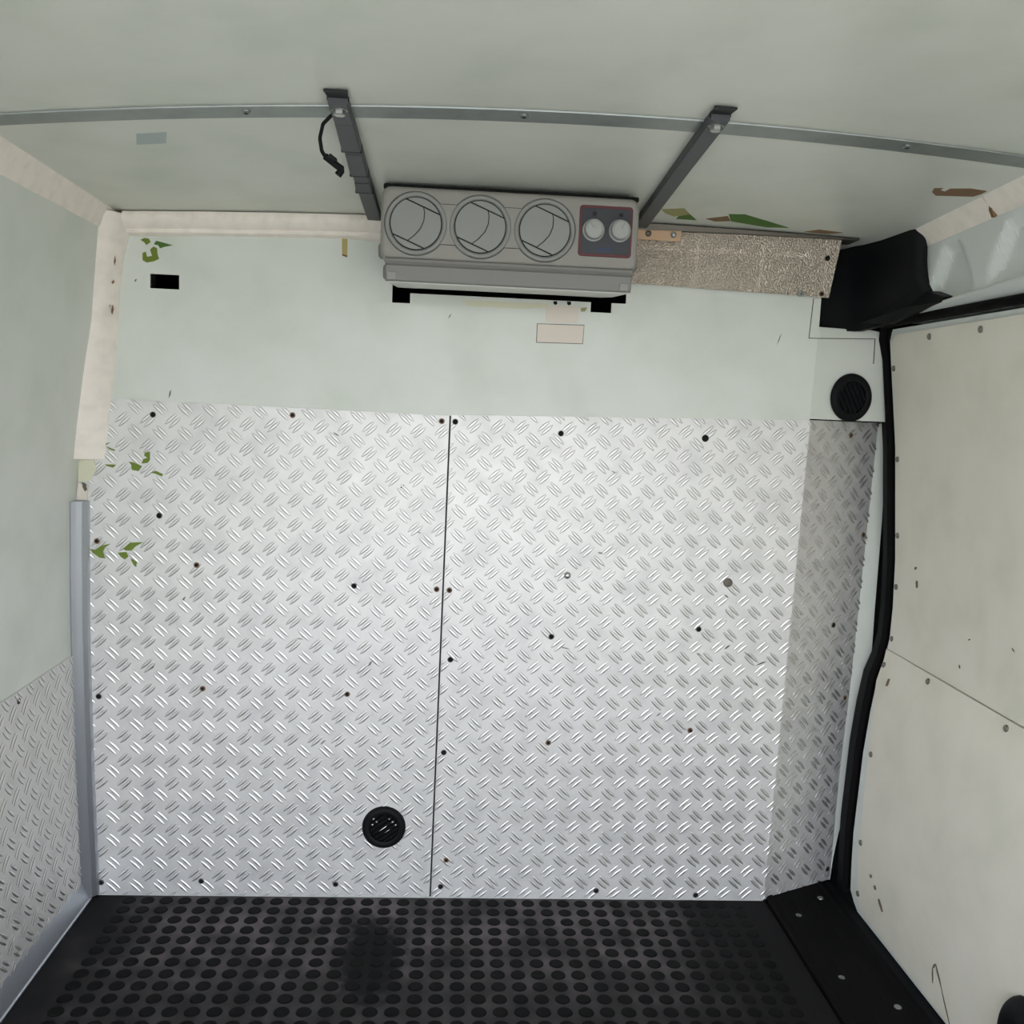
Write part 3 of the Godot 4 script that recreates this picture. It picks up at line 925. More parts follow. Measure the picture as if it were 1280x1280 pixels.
	tag(strip, "pinkish foam strip along the ceiling edge above the sliding door", "trim", "", "structure")
	# extruded aluminium profile up the left corner, and the one along the floor
	mb = MB.new()
	rings = []
	for y in [0.006, 0.1, 0.25, 0.4, 0.55, 0.7, 0.8, 0.822]:
		var x := left_x(y)
		rings.append(PackedVector3Array([Vector3(x - 0.004, y, 0.003), Vector3(x - 0.002, y, 0.030), Vector3(x + 0.003, y, 0.033), Vector3(x + 0.010, y, 0.027), Vector3(x + 0.019, y, 0.020), Vector3(x + 0.026, y, 0.012), Vector3(x + 0.0285, y, 0.0075), Vector3(x + 0.0285, y, 0.003)]))
	mb.loft(rings, true, true, -1)
	tag(obj("trim_5", mb, M.alu), "rounded grey aluminium profile up the left corner beside the tread plate", "trim", "", "structure")
	mb = MB.new()
	rings = []
	for z in [0.016, 2.04]:
		rings.append(PackedVector3Array([Vector3(-0.740, 0.0, z), Vector3(-0.735, 0.046, z), Vector3(-0.731, 0.048, z), Vector3(-0.727, 0.046, z), Vector3(-0.7135, 0.005, z), Vector3(-0.7115, 0.002, z), Vector3(-0.7115, 0.0, z)]))
	mb.loft(rings)
	tag(obj("trim_6", mb, M.alu), "grey aluminium edging between the left tread plate and the mat", "trim", "", "structure")
	# galvanised strip over the joint of the ceiling sheets
	var s := thing("ceiling_strip", "flat galvanised strip bowed across the ceiling in front of the unit", "metal strip")
	mb = MB.new()
	rings = []
	for k in 33:
		var x := lerpf(-0.69, 0.84, k / 32.0)
		var y0 := roof_y(x, 0.5205)
		var y1 := roof_y(x, 0.5625)
		rings.append(PackedVector3Array([Vector3(x, y0 - 0.0006, 0.5205), Vector3(x, y0 - 0.0026, 0.5215), Vector3(x, y1 - 0.0026, 0.5615), Vector3(x, y1 - 0.0006, 0.5625)]))
	mb.loft(rings, true, true, -1)
	obj("strip", mb, M.zinc, s)
	for x in [-0.298, 0.080, 0.626]:
		fixing("bright", facing(Vector3(x, roof_y(x, 0.545) - 0.0024, 0.545), Vector3(0, -1, 0.06)), s)

func cooling_unit() -> void:
	var u := thing("cooling_unit", "grey three-vent cooling unit hung under the ceiling", "cooling unit")
	var c := Vector3(0.083, 1.3415, 0.0)
	var mb := MB.new()
	var rings := []
	for q in [[0.02, 0.0], [0.236, 0.0], [0.2455, 0.0015], [0.249, 0.005], [0.250, 0.009]]:
		rings.append(ring_of(rrect(0.442 - 2 * q[1], 0.124 - 2 * q[1], 0.017 - q[1] * 0.8, 6), moved(c + Vector3(0, 0, q[0]))))
	mb.loft(rings, true, true, -1)
	obj("housing", mb, M.unit, u)
	mb = MB.new()   # raised field that joins the vents
	mb.slab(rrect(0.225, 0.066, 0.006, 3), 0.2495, 0.2512, moved(Vector3(0.031, 1.343, 0)), 0.0006)
	var field := obj("vent_field", mb, M.unit, u)
	mb = MB.new()
	for y in [1.3762, 1.3098]:
		mb.box(Vector3(-0.075, y - 0.0006, 0.2494), Vector3(0.137, y + 0.0006, 0.2508))
	obj("groove", mb, M.seam, field)
	mb = MB.new()   # dark strip standing in for the shadow gap along the top edge
	mb.box(Vector3(-0.135, 1.400, 0.03), Vector3(0.303, 1.4085, 0.238), 0.002)
	obj("top_shadow_strip", mb, M.void_, u)
	# lower cover with its drip lip
	mb = MB.new()
	rings = []
	for x in [-0.128, -0.126, 0.294, 0.296]:
		var i := 0.002 if absf(x - 0.084) > 0.211 else 0.0
		rings.append(PackedVector3Array([Vector3(x, 1.284, 0.02), Vector3(x, 1.284, 0.2545 - i), Vector3(x, 1.2815, 0.2585 - i), Vector3(x, 1.2775, 0.2590 - i), Vector3(x, 1.2735, 0.2545 - i), Vector3(x, 1.2715, 0.2490 - i), Vector3(x, 1.2485, 0.2430 - i), Vector3(x, 1.2460, 0.2395 - i), Vector3(x, 1.2480, 0.2290), Vector3(x, 1.2660, 0.02)]))
	mb.loft(rings)
	var cover := obj("lower_cover", mb, M.unit_dark, u)
	for x in [-0.117, 0.283]:
		mb = MB.new()
		mb.slab(PackedVector2Array([Vector2(-0.0075, 0.0), Vector2(0.0075, 0.0), Vector2(0.0075, 0.0125), Vector2(-0.0075, 0.0125)]), -0.004, 0.0022, Transform3D(Basis(Vector3.RIGHT, 0.18), Vector3(x, 1.2485, 0.2435)), 0.0008)
		obj("latch_clip", mb, M.unit, cover)
	mb = MB.new()   # drip tray underneath, rising to the bulkhead; floor-bounced light put into its pale colour
	var down := Basis(Vector3.RIGHT, 0.077) * Basis(Vector3.RIGHT, Vector3.BACK, Vector3.DOWN)
	mb.slab(PackedVector2Array([Vector2(-0.122, 0.0), Vector2(-0.105, -0.014), Vector2(-0.09, -0.014), Vector2(-0.07, -0.004), Vector2(0.22, -0.004), Vector2(0.255, -0.012), Vector2(0.28, -0.014), Vector2(0.296, 0.03), Vector2(0.292, 0.212), Vector2(-0.124, 0.212)]), 0.0, 0.005, Transform3D(down, Vector3(0, 1.2660, 0.024)), 0.0015)
	obj("drip_tray", mb, M.pale, u)
	for q in [Vector3(-0.135, 1.302, 0.20), Vector3(-0.126, 1.266, 0.20), Vector3(0.302, 1.300, 0.20)]:
		mb = MB.new()
		var s := -1.0 if q.x < 0.0 else 1.0
		mb.lathe([Vector2(0.014, 0.0), Vector2(0.014, 0.005), Vector2(0.010, 0.0085), Vector2(0.0, 0.009)], 20, Transform3D(Basis(Vector3.BACK, Vector3.UP, Vector3.RIGHT * s), q), 1)
		obj("side_boss", mb, M.unit_dark, u)
	# three round ball vents
	for x in [-0.078, 0.031, 0.141]:
		var at := Vector3(x, 1.3420, 0.250)
		mb = MB.new()
		mb.lathe([Vector2(0.0525, -0.001), Vector2(0.0525, 0.0014), Vector2(0.0512, 0.0036), Vector2(0.0490, 0.0046), Vector2(0.0465, 0.0040), Vector2(0.0442, 0.0016), Vector2(0.0436, -0.002)], 48, moved(at), 1)
		var v := obj("air_vent", mb, M.vent_grey, u)
		tag(v, "round closed ball vent")
		mb = MB.new()
		mb.lathe([Vector2(0.0535, 0.0), Vector2(0.0535, 0.0004), Vector2(0.051, 0.0004)], 48, moved(at))
		mb.lathe([Vector2(0.0446, -0.003), Vector2(0.0446, 0.0016), Vector2(0.0, 0.0018)], 40, moved(at))
		obj("dark_seam", mb, M.seam, v)
		var disc := PackedVector2Array()
		for k in 56:
			disc.append(Vector2(cos(TAU * k / 56), sin(TAU * k / 56)) * 0.0432)
		var dir := Vector2(0.926, -0.377)
		var nn := Vector2(0.377, 0.926)
		var far := 0.2
		var top := Geometry2D.intersect_polygons(disc, PackedVector2Array([nn * 0.0305 - dir * far, nn * 0.0305 + dir * far, nn * far + dir * far, nn * far - dir * far]))
		var low := Geometry2D.intersect_polygons(disc, PackedVector2Array([-nn * 0.0325 - dir * far, -nn * 0.0325 + dir * far, -nn * far + dir * far, -nn * far - dir * far]))
		var mid := PackedVector2Array([nn * 0.0297 - dir * far, nn * 0.0297 + dir * far, -nn * 0.0317 + dir * far, -nn * 0.0317 - dir * far])
		var arc := PackedVector2Array()
		for q in [Vector2(0.0105, 0.05), Vector2(0.0107, 0.0340), Vector2(0.0141, 0.019), Vector2(0.0135, 0.006), Vector2(0.0082, -0.008), Vector2(-0.002, -0.020), Vector2(-0.0165, -0.0312), Vector2(-0.034, -0.042)]:
			arc.append(q)
		var left_half := arc.duplicate()
		left_half.append_array(PackedVector2Array([Vector2(-0.1, -0.06), Vector2(-0.1, 0.06)]))
		var right_half := arc.duplicate()
		right_half.append_array(PackedVector2Array([Vector2(0.1, -0.06), Vector2(0.1, 0.06)]))
		var inner := Geometry2D.intersect_polygons(disc, mid)[0]
		for part in [["vent_rim_piece", top[0], 0.0032, 0.0, 0.0], ["vent_rim_piece", low[0], 0.0032, 0.0, 0.0], ["louver_flap", Geometry2D.intersect_polygons(inner, left_half)[0], 0.0036, 0.0, 0.0], ["louver_flap", Geometry2D.intersect_polygons(inner, right_half)[0], 0.0036, 0.0, 0.0]]:
			var small := Geometry2D.offset_polygon(part[1], -0.0007)
			mb = MB.new()
			mb.slab(small[0], 0.0, part[2], Transform3D(Basis(Vector3.UP, part[3]) * Basis(Vector3.RIGHT, part[4]), at), 0.0004)
			obj(part[0], mb, M.vent_grey, v)
	# control panel with two knobs
	var at := Vector3(0.2455, 1.3455, 0.250)
	mb = MB.new()
	mb.slab(rrect(0.0915, 0.0850, 0.006, 4), -0.001, 0.0022, moved(at), 0.0012)
	var cp := obj("control_panel", mb, M.red, u)
	tag(cp, "dark square control panel with a dull red border")
	mb = MB.new()
	mb.slab(rrect(0.0840, 0.0760, 0.004, 4), 0.002, 0.0028, moved(at), 0.0004)
	obj("face_plate", mb, M.panel_dark, cp)
	for k in 2:
		var x := [-0.0212, 0.0240][k] as float
		var q := at + Vector3(x, 0.0010 if k == 0 else 0.0020, 0.0028)
		mb = MB.new()
		mb.lathe([Vector2(0.0190, 0.0), Vector2(0.0190, 0.0016), Vector2(0.0180, 0.0026), Vector2(0.0168, 0.0030), Vector2(0.0160, 0.0150), Vector2(0.0150, 0.0168), Vector2(0.0132, 0.0172), Vector2(0.0124, 0.0160), Vector2(0.0, 0.0166)], 32, moved(q), -1)
		var r := Basis(Vector3.BACK, 0.7 if k == 0 else -0.5)
		mb.box(Vector3(-0.0010, 0.0020, 0.0155), Vector3(0.0010, 0.0122, 0.0176), 0.0006, Transform3D(r, q))
		obj("knob", mb, M.knob, cp)
		mb = MB.new()   # faint symbol above the knob
		mb.slab(rrect(0.0075, 0.0060, 0.002, 3), 0.0027, 0.0032, moved(at + Vector3(x + 0.001, 0.0285, 0)))
		obj("dial_symbol", mb, M.seam, cp)
	mb = MB.new()       # worn blue lettering, too faint to read
	for k in 7:
		mb.box(Vector3(-0.0125 + 0.0037 * k, -0.0330, 0.0026), Vector3(-0.0098 + 0.0037 * k, -0.0290 + 0.0006 * (k % 3), 0.0032), 0.0, moved(at))
	obj("blue_print", mb, M.blue, cp)

func rails() -> void:
	for k in 2:
		var left := k == 0
		var r := thing("mounting_rail", "dark steel ceiling rail with clamps and a hanging cable, at the unit's left end" if left else "plain dark steel ceiling rail running back to the control end of the unit", "mounting rail", "rails that carry the cooling unit")
		var x := -0.168 if left else 0.341
		var mb := MB.new()
		var rings := []
		for z in [0.02, 0.20, 0.40, 0.60]:   # shallow channel bolted flat to the roof
			var y := roof_y(x, z)
			rings.append(PackedVector3Array([Vector3(x - 0.013, y + 0.002, z), Vector3(x - 0.013, y - 0.0115, z), Vector3(x - 0.0118, y - 0.013, z), Vector3(x + 0.0118, y - 0.013, z), Vector3(x + 0.013, y - 0.0115, z), Vector3(x + 0.013, y + 0.002, z)]))
		mb.loft(rings)
		obj("channel", mb, M.iron, r)
		mb = MB.new()   # turned-down foot plate at the near end
		var e := roof_y(x, 0.6)
		mb.slab(PackedVector2Array([Vector2(-0.013, 0.0), Vector2(0.013, 0.0), Vector2(0.0155, 0.026), Vector2(-0.0155, 0.026)]), 0.0, 0.003, Transform3D(Basis(Vector3.RIGHT, Vector3.BACK, Vector3.DOWN), Vector3(x, e - 0.0015, 0.598)), 0.0006)
		mb.box(Vector3(x - 0.0145, e - 0.0075, 0.594), Vector3(x + 0.0145, e - 0.0015, 0.599), 0.0008)
		obj("foot_plate", mb, M.iron_dark, r)
		mb = MB.new()
		var hex := PackedVector2Array()
		for j in 6: hex.append(Vector2(cos(TAU * j / 6), sin(TAU * j / 6)) * 0.0085)
		mb.slab(hex, 0.0, 0.006, facing(Vector3(x, roof_y(x, 0.578) - 0.0138, 0.578), Vector3.DOWN), 0.001)
		obj("bolt_head", mb, M.steel, r)
		mb = MB.new()
		mb.lathe([Vector2(0.0115, 0.0), Vector2(0.0115, 0.0012), Vector2(0.0085, 0.0016)], 20, facing(Vector3(x, roof_y(x, 0.578) - 0.0127, 0.578), Vector3.DOWN))
		obj("washer", mb, M.zinc, r)
		if left:
			for q in [[0.525, 0.43], [0.40, 0.315], [0.26, 0.225]]:   # overlapping clamp straps
				mb = MB.new()
				rings = []
				for z in [q[1], q[0]]:
					var y := roof_y(x, z)
					var w := 0.0145 if z == q[1] else 0.0135
					var dy := 0.019 if z == q[1] else 0.0145
					rings.append(PackedVector3Array([Vector3(x - w, y - 0.004, z), Vector3(x - w, y - dy + 0.002, z), Vector3(x - w + 0.002, y - dy, z), Vector3(x + w - 0.002, y - dy, z), Vector3(x + w, y - dy + 0.002, z), Vector3(x + w, y - 0.004, z)]))
				mb.loft(rings)
				obj("clamp_strap", mb, M.iron, r)
				mb = MB.new()
				var y2 := roof_y(x, q[1])
				mb.box(Vector3(x - 0.0155, y2 - 0.0195, q[1] - 0.004), Vector3(x + 0.0155, y2 - 0.006, q[1] + 0.001), 0.0008)
				obj("strap_edge", mb, M.iron_dark, r)
	var c := thing("loose_cable", "short black cable with an elbow plug dangling from the left rail", "cable")
	var pts := []
	var raw := [Vector3(-0.172, 1.430, 0.545), Vector3(-0.184, 1.427, 0.542), Vector3(-0.195, 1.416, 0.54), Vector3(-0.199, 1.397, 0.54), Vector3(-0.196, 1.380, 0.54), Vector3(-0.191, 1.373, 0.54)]
	var curve := Curve3D.new()
	for i in raw.size():
		var t: Vector3 = (raw[mini(i + 1, raw.size() - 1)] - raw[maxi(i - 1, 0)]) / 6.0
		curve.add_point(raw[i], -t, t)
	for k in 25:
		pts.append(curve.sample_baked(curve.get_baked_length() * k / 24.0))
	var mb := MB.new()
	mb.tube(pts, 0.0027, 8)
	obj("lead", mb, M.black, c)
	mb = MB.new()
	mb.tube([Vector3(-0.1915, 1.3735, 0.54), Vector3(-0.187, 1.3705, 0.54), Vector3(-0.178, 1.3640, 0.54), Vector3(-0.1705, 1.3590, 0.54)], 0.0048, 10)
	mb.tube([Vector3(-0.1725, 1.3600, 0.54), Vector3(-0.1690, 1.3585, 0.54), Vector3(-0.1690, 1.3555, 0.54), Vector3(-0.1735, 1.3490, 0.54)], 0.0050, 10)
	obj("elbow_plug", mb, M.black, c)
	mb = MB.new()
	mb.box(Vector3(-0.006, -0.002, -0.005), Vector3(0.006, 0.004, 0.005), 0.001, Transform3D(Basis(Vector3.BACK, -0.62), Vector3(-0.1815, 1.3705, 0.54)))
	obj("plug_latch", mb, M.black_soft, c)

func duct() -> void:
	# embossed aluminium sheet over the pipe run, leaning out at its top edge
	var s := thing("duct_cover", "stucco-embossed aluminium cover sheet to the right of the cooling unit", "cover sheet")
	var mb := MB.new()
	var quad_ := PackedVector3Array([Vector3(0.314, 1.2935, 0.012), Vector3(0.738, 1.2835, 0.012), Vector3(0.742, 1.391, 0.046), Vector3(0.314, 1.3965, 0.046)])
	var back := PackedVector3Array()
	for q in quad_: back.append(q + Vector3(0, 0, -0.0015))
	mb.loft([back, quad_])
	obj("sheet", mb, M.stucco, s)
	mb = MB.new()   # side and bottom returns to the bulkhead
	mb.loft([PackedVector3Array([Vector3(0.7375, 1.2842, 0.011), Vector3(0.7415, 1.390, 0.045), Vector3(0.7400, 1.390, 0.045), Vector3(0.7360, 1.2842, 0.011)]), PackedVector3Array([Vector3(0.7375, 1.2842, 0.0), Vector3(0.7415, 1.390, 0.0), Vector3(0.7400, 1.390, 0.0), Vector3(0.7360, 1.2842, 0.0)])])
	obj("side_return", mb, M.dull, s)
	mb = MB.new()   # folded lip along the top
	var rings := []
	for k in 9:
		var x := lerpf(0.314, 0.772, k / 8.0)
		var y := minf(lerpf(1.4095, 1.3955, k / 8.0), roof_y(x, 0.05) - 0.0015)
		var h := lerpf(0.014, 0.0035, k / 8.0)
		rings.append(PackedVector3Array([Vector3(x, y, 0.004), Vector3(x, y, 0.058), Vector3(x, y - 0.002, 0.060), Vector3(x, y - h, 0.058), Vector3(x, y - h, 0.004)]))
	mb.loft(rings)
	obj("top_lip", mb, M.dull, s)
	var n := Vector3(0, -0.31, 1.0)
	for q in [[0.720, 1.357, "hole"], [0.680, 1.2895, "bright"], [0.722, 1.2905, "rusty"]]:
		var z: float = 0.012 + (q[1] - 1.288) * 0.32
		fixing(q[2], facing(Vector3(q[0], q[1], z + 0.0006), n), s)
	# copper-coloured bar screwed on near the unit
	var c := thing("copper_bar", "flat copper-coloured bar with two screws on the embossed sheet", "bar")
	var tilt := Transform3D(Basis(Vector3.RIGHT, 0.31), Vector3(0.376, 1.3850, 0.0455))
	mb = MB.new()
	mb.box(Vector3(-0.058, -0.0125, 0.0), Vector3(0.0465, 0.0125, 0.008), 0.0012, tilt)
	obj("bar", mb, M.copper, c)
	for k in 2:
		mb = MB.new()
		mb.lathe([Vector2(0.0062, 0.0), Vector2(0.0060, 0.0014), Vector2(0.0045, 0.0022), Vector2(0.0025, 0.0012), Vector2(0.0, 0.0010)], 18, tilt * moved(Vector3(-0.018 if k == 0 else 0.031, 0.0, 0.0078)))
		obj("screw", mb, M.dull if k == 0 else M.zinc, c)
	# black moulded cover in the top corner above the door pillar
	var t := thing("pillar_cover", "black moulded plastic cover in the top right corner above the door", "plastic cover")
	var plan := [Vector2(0.700, -0.070), Vector2(0.740, -0.052), Vector2(0.775, -0.030), Vector2(0.803, 0.004), Vector2(0.818, 0.050), Vector2(0.826, 0.100), Vector2(0.832, 0.140), Vector2(0.838, 0.152), Vector2(0.848, 0.158), Vector2(0.856, 0.158), Vector2(0.862, 0.152)]
	rings = []
	for q in plan:
		var u: float = smoothstep(-0.07, 0.15, q.y)
		var y1 := roof_y(q.x, q.y) + 0.002 - (0.006 if q.y < 0.0 else 0.0)
		var y0: float = lerpf(1.222, 1.282, smoothstep(0.02, 0.16, q.y))
		var ring := PackedVector3Array()
		for j in 9:   # concave from top to foot, the foot kicked out towards the door
			var f := j / 8.0
			var out := 0.018 * pow(f, 3.0) * u
			var dish := -0.012 * sin(PI * f) * (1.0 - absf(2.0 * u - 1.0))
			ring.append(Vector3(q.x + dish * 0.6 + out, lerpf(y1, y0, f), q.y + dish + out * 0.6))
		for j in 9:
			var v := ring[8 - j]
			ring.append(v + Vector3(0.012, 0.0, -0.010))
		rings.append(ring)
	mb = MB.new()
	mb.loft(rings, true, true, 1)
	obj("moulding", mb, M.black, t)
	mb = MB.new()   # pointed lip at its foot, lying on the ledge
	var r0 := PackedVector3Array([Vector3(0.800, 1.236, 0.03), Vector3(0.822, 1.255, 0.10), Vector3(0.842, 1.285, 0.150), Vector3(0.862, 1.285, 0.165), Vector3(0.853, 1.2655, 0.250), Vector3(0.848, 1.2560, 0.245), Vector3(0.846, 1.2440, 0.150), Vector3(0.835, 1.2300, 0.060)])
	var r1 := PackedVector3Array()
	for q in r0: r1.append(q + Vector3(0.03, 0.004, -0.004))
	var mid := Vector3.ZERO
	for q in r0: mid += q / 8.0
	for j in 8:
		mb.face(r0[j], r0[(j + 1) % 8], mid + Vector3(-0.003, 0.0, 0.006), Vector3(-1, 0, 1), 1)
		mb.face(r1[j], r1[(j + 1) % 8], mid + Vector3(0.03, 0, 0), Vector3(1, 0, -1), 1)
		mb.quad(r0[j], r0[(j + 1) % 8], r1[(j + 1) % 8], r1[j], (r0[j] + r0[(j + 1) % 8]) / 2.0 - mid)
	obj("foot_lip", mb, M.black, t)
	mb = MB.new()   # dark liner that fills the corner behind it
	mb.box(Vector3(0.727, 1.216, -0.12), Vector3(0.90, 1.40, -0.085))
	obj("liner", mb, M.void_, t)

func round_vent(called_label: String, xf: Transform3D, radius: float, turn: float) -> void:
	var v := thing("round_vent", called_label, "air vent", "round black outlets in the bulkhead")
	var mb := MB.new()
	var r := radius
	mb.lathe([Vector2(r, 0.0), Vector2(r * 0.985, 0.003), Vector2(r * 0.94, 0.0065), Vector2(r * 0.86, 0.0085), Vector2(r * 0.74, 0.0085), Vector2(r * 0.665, 0.0068), Vector2(r * 0.645, 0.002), Vector2(r * 0.64, 0.0006), Vector2(0.0, 0.0005)], 44, xf, 1)
	obj("bezel", mb, M.black, v)
	for k in 6:   # slanted slats across the mouth
		var y := (k - 2.5) * r * 0.205
		var w := sqrt(maxf(0.0, pow(r * 0.645, 2.0) - y * y))
		mb = MB.new()
		mb.box(Vector3(-w, -0.0014, -0.0035), Vector3(w, 0.0014, 0.0035), 0.0006, xf * Transform3D(Basis(Vector3.BACK, turn), Vector3.ZERO) * Transform3D(Basis(Vector3.RIGHT, 0.5), Vector3(0, y, 0.0035)))
		obj("slat", mb, M.black, v)

func vents() -> void:
	round_vent("round black vent low on the left bulkhead tread plate", moved(Vector3(-0.1195, 0.157, 0.0035)), 0.0455, 0.62)
	var a := deg_to_rad(14)
	round_vent("round black vent high on the right, beside the sliding door", Transform3D(Basis(Vector3(cos(a), 0, -sin(a)), Vector3.UP, Vector3(sin(a), 0, cos(a))), Vector3(0.8125, 1.088, -0.0175)), 0.0495, -1.05)

# flakes of tape or glue left on a surface: polygons in its own plane
func flakes(called: String, label: String, category: String, polys: Array, mats: Array, up: Callable, thick := 0.0008, part := "flake") -> void:
	var t := thing(called, label, category)
	for k in polys.size():
		var mb := MB.new()
		var r0 := PackedVector3Array()
		var r1 := PackedVector3Array()
		for q in polys[k]:
			r0.append(up.call(q, -0.002))
			r1.append(up.call(q, thick))
		mb.loft([r0, r1])
		obj(part, mb, mats[k % mats.size()], t)

func residues() -> void:
	var wall := func(q: Vector2, h: float) -> Vector3: return Vector3(q.x, q.y, h)
	var plate := func(q: Vector2, h: float) -> Vector3: return Vector3(q.x, q.y, 0.003 + h)
	var roof := func(q: Vector2, h: float) -> Vector3: return Vector3(q.x, roof_y(q.x, q.y) - h, q.y)
	flakes("tape_scrap", "torn olive green tape scraps under the foam cove near the black slot", "tape", [
		[Vector2(-0.615, 1.329), Vector2(-0.608, 1.333), Vector2(-0.599, 1.332), Vector2(-0.596, 1.326), Vector2(-0.604, 1.320), Vector2(-0.608, 1.325)],
		[Vector2(-0.585, 1.329), Vector2(-0.571, 1.326), Vector2(-0.554, 1.322), Vector2(-0.571, 1.318), Vector2(-0.578, 1.315), Vector2(-0.582, 1.321), Vector2(-0.590, 1.322)],
		[Vector2(-0.611, 1.305), Vector2(-0.605, 1.307), Vector2(-0.603, 1.298), Vector2(-0.593, 1.300), Vector2(-0.597, 1.312), Vector2(-0.590, 1.318), Vector2(-0.584, 1.315), Vector2(-0.583, 1.304), Vector2(-0.580, 1.295), Vector2(-0.590, 1.290), Vector2(-0.603, 1.287), Vector2(-0.611, 1.291)]],
		[M.green, M.green_deep, M.green], wall)
	flakes("tape_scrap", "upper row of green tape scraps at the left edge of the tread plate", "tape", [
		[Vector2(-0.692, 0.932), Vector2(-0.673, 0.939), Vector2(-0.682, 0.932)],
		[Vector2(-0.682, 0.931), Vector2(-0.663, 0.924), Vector2(-0.666, 0.922), Vector2(-0.675, 0.925)],
		[Vector2(-0.684, 0.895), Vector2(-0.662, 0.895), Vector2(-0.668, 0.889), Vector2(-0.680, 0.892)],
		[Vector2(-0.638, 0.902), Vector2(-0.629, 0.901), Vector2(-0.612, 0.894), Vector2(-0.619, 0.884), Vector2(-0.632, 0.886), Vector2(-0.633, 0.896)],
		[Vector2(-0.607, 0.921), Vector2(-0.597, 0.924), Vector2(-0.597, 0.907), Vector2(-0.601, 0.901), Vector2(-0.613, 0.899), Vector2(-0.610, 0.908), Vector2(-0.602, 0.911), Vector2(-0.608, 0.915)],
		[Vector2(-0.596, 0.882), Vector2(-0.586, 0.886), Vector2(-0.572, 0.880), Vector2(-0.574, 0.875), Vector2(-0.586, 0.880)]],
		[M.green], plate, 0.001)
	flakes("tape_scrap", "lower row of green tape scraps beside the grey corner profile", "tape", [
		[Vector2(-0.714, 0.726), Vector2(-0.703, 0.724), Vector2(-0.696, 0.732), Vector2(-0.673, 0.738), Vector2(-0.684, 0.730), Vector2(-0.689, 0.721), Vector2(-0.684, 0.708), Vector2(-0.695, 0.709), Vector2(-0.708, 0.718)],
		[Vector2(-0.650, 0.730), Vector2(-0.635, 0.741), Vector2(-0.610, 0.743), Vector2(-0.625, 0.734), Vector2(-0.633, 0.725), Vector2(-0.645, 0.725)],
		[Vector2(-0.660, 0.720), Vector2(-0.643, 0.722), Vector2(-0.639, 0.713), Vector2(-0.646, 0.707), Vector2(-0.654, 0.712)],
		[Vector2(-0.635, 0.709), Vector2(-0.623, 0.703), Vector2(-0.624, 0.692), Vector2(-0.629, 0.696)]],
		[M.green], plate, 0.001)
	flakes("tape_scrap", "olive and green tape end on the ceiling edge above the copper bar", "tape", [
		[Vector2(0.363, 0.141), Vector2(0.401, 0.156), Vector2(0.420, 0.123), Vector2(0.395, 0.103), Vector2(0.375, 0.119)],
		[Vector2(0.401, 0.153), Vector2(0.441, 0.089), Vector2(0.402, 0.089), Vector2(0.404, 0.118)]],
		[M.olive, M.green_deep], roof)
	flakes("tape_scrap", "long green tape scrap with a brown end on the ceiling edge above the embossed sheet", "tape", [
		[Vector2(0.488, 0.140), Vector2(0.517, 0.146), Vector2(0.621, 0.084), Vector2(0.582, 0.076), Vector2(0.505, 0.098)],
		[Vector2(0.456, 0.102), Vector2(0.490, 0.128), Vector2(0.504, 0.099), Vector2(0.477, 0.089)]],
		[M.green_deep, M.brown], roof)
	flakes("glue_residue", "thin brown glue scrap on the ceiling edge at the far right of the embossed sheet", "glue", [
		[Vector2(0.658, 0.066), Vector2(0.680, 0.088), Vector2(0.728, 0.082), Vector2(0.703, 0.064)]], [M.brown], roof)
	flakes("glue_residue", "brown torn glue strip on the ceiling beside the cracked foam edge", "glue", [
		[Vector2(0.757, 0.365), Vector2(0.751, 0.383), Vector2(0.763, 0.388), Vector2(0.764, 0.377), Vector2(0.774, 0.373), Vector2(0.774, 0.390), Vector2(0.800, 0.402), Vector2(0.829, 0.400), Vector2(0.829, 0.383), Vector2(0.825, 0.367), Vector2(0.799, 0.359), Vector2(0.771, 0.350)]],
		[M.brown], roof)
	flakes("tape_scrap", "short yellowed tape strip hanging below the foam cove, left of the unit", "tape", [
		[Vector2(-0.232, 1.354), Vector2(-0.221, 1.354), Vector2(-0.221, 1.320), Vector2(-0.231, 1.322)],
		[Vector2(-0.231, 1.322), Vector2(-0.221, 1.320), Vector2(-0.221, 1.316), Vector2(-0.231, 1.319)]], [M.ochre, M.brown], wall)
	flakes("blanking_patch", "pinkish rectangular patch on the bulkhead under the cooling unit", "patch", [
		[Vector2(0.155, 1.207), Vector2(0.250, 1.2085), Vector2(0.249, 1.1705), Vector2(0.155, 1.169)]], [M.dull], wall, 0.0004, "outline")
	var patch := get_child(get_child_count() - 1)
	var mb := MB.new()
	mb.slab(PackedVector2Array([Vector2(0.1565, 1.2058), Vector2(0.2490, 1.2070), Vector2(0.2478, 1.1718), Vector2(0.1565, 1.1705)]), -0.001, 0.0012, Transform3D.IDENTITY, 0.0004)
	obj("plate", mb, M.patch, patch)
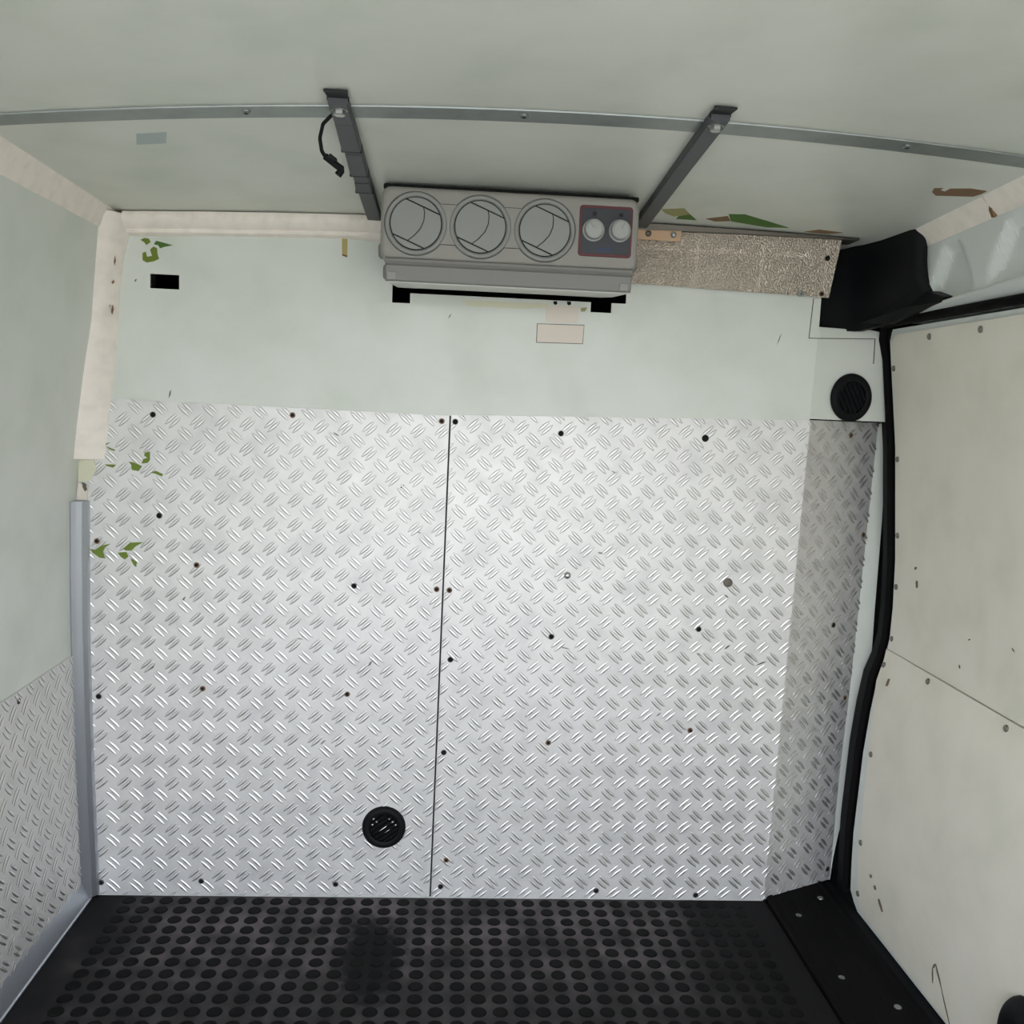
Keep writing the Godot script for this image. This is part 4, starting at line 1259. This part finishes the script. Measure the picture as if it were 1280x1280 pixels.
	flakes("glue_residue", "faint pale glue square between the unit and the pinkish patch", "glue", [
		[Vector2(0.170, 1.244), Vector2(0.239, 1.244), Vector2(0.236, 1.2105), Vector2(0.172, 1.2100)]], [M.patch], wall, 0.0003)
	flakes("glue_residue", "yellowish glue band on the bulkhead along the bottom of the unit", "glue", [
		[Vector2(0.009, 1.245), Vector2(0.171, 1.2465), Vector2(0.184, 1.240), Vector2(0.130, 1.234), Vector2(0.016, 1.234)],
		[Vector2(0.241, 1.241), Vector2(0.254, 1.243), Vector2(0.250, 1.235), Vector2(0.242, 1.234)]], [M.cream, M.olive], wall, 0.0005)
	flakes("glue_residue", "dirty cream glue patch at the ragged foot of the left corner foam strip", "glue", [
		[Vector2(-0.733, 0.908), Vector2(-0.705, 0.906), Vector2(-0.700, 0.885), Vector2(-0.712, 0.862), Vector2(-0.735, 0.858)],
		[Vector2(-0.735, 0.858), Vector2(-0.716, 0.850), Vector2(-0.718, 0.823), Vector2(-0.737, 0.823)],
		[Vector2(-0.727, 0.858), Vector2(-0.721, 0.856), Vector2(-0.717, 0.844), Vector2(-0.722, 0.840), Vector2(-0.726, 0.848)]], [M.cream, M.patch, M.dull], func(q: Vector2, h: float) -> Vector3: return Vector3(q.x, q.y, 0.004 + h + (0.0004 if q.x > -0.728 and q.y < 0.859 and q.y > 0.838 else 0.0)))
	flakes("glue_residue", "two black glue spots just under the right end of the cooling unit", "glue", [
		[Vector2(0.186, 1.2515), Vector2(0.193, 1.2520), Vector2(0.194, 1.2465), Vector2(0.190, 1.2445), Vector2(0.186, 1.2470)],
		[Vector2(0.213, 1.2525), Vector2(0.221, 1.2525), Vector2(0.2215, 1.2470), Vector2(0.217, 1.2450), Vector2(0.2135, 1.2470)]], [M.void_], wall, 0.0009)
	flakes("grey_sticker", "faint grey sticker mark on the ceiling at the left, behind the strip", "sticker", [
		[Vector2(-0.472, 0.459), Vector2(-0.428, 0.463), Vector2(-0.443, 0.415), Vector2(-0.487, 0.412)]], [M.grey_mark], roof, 0.0003)
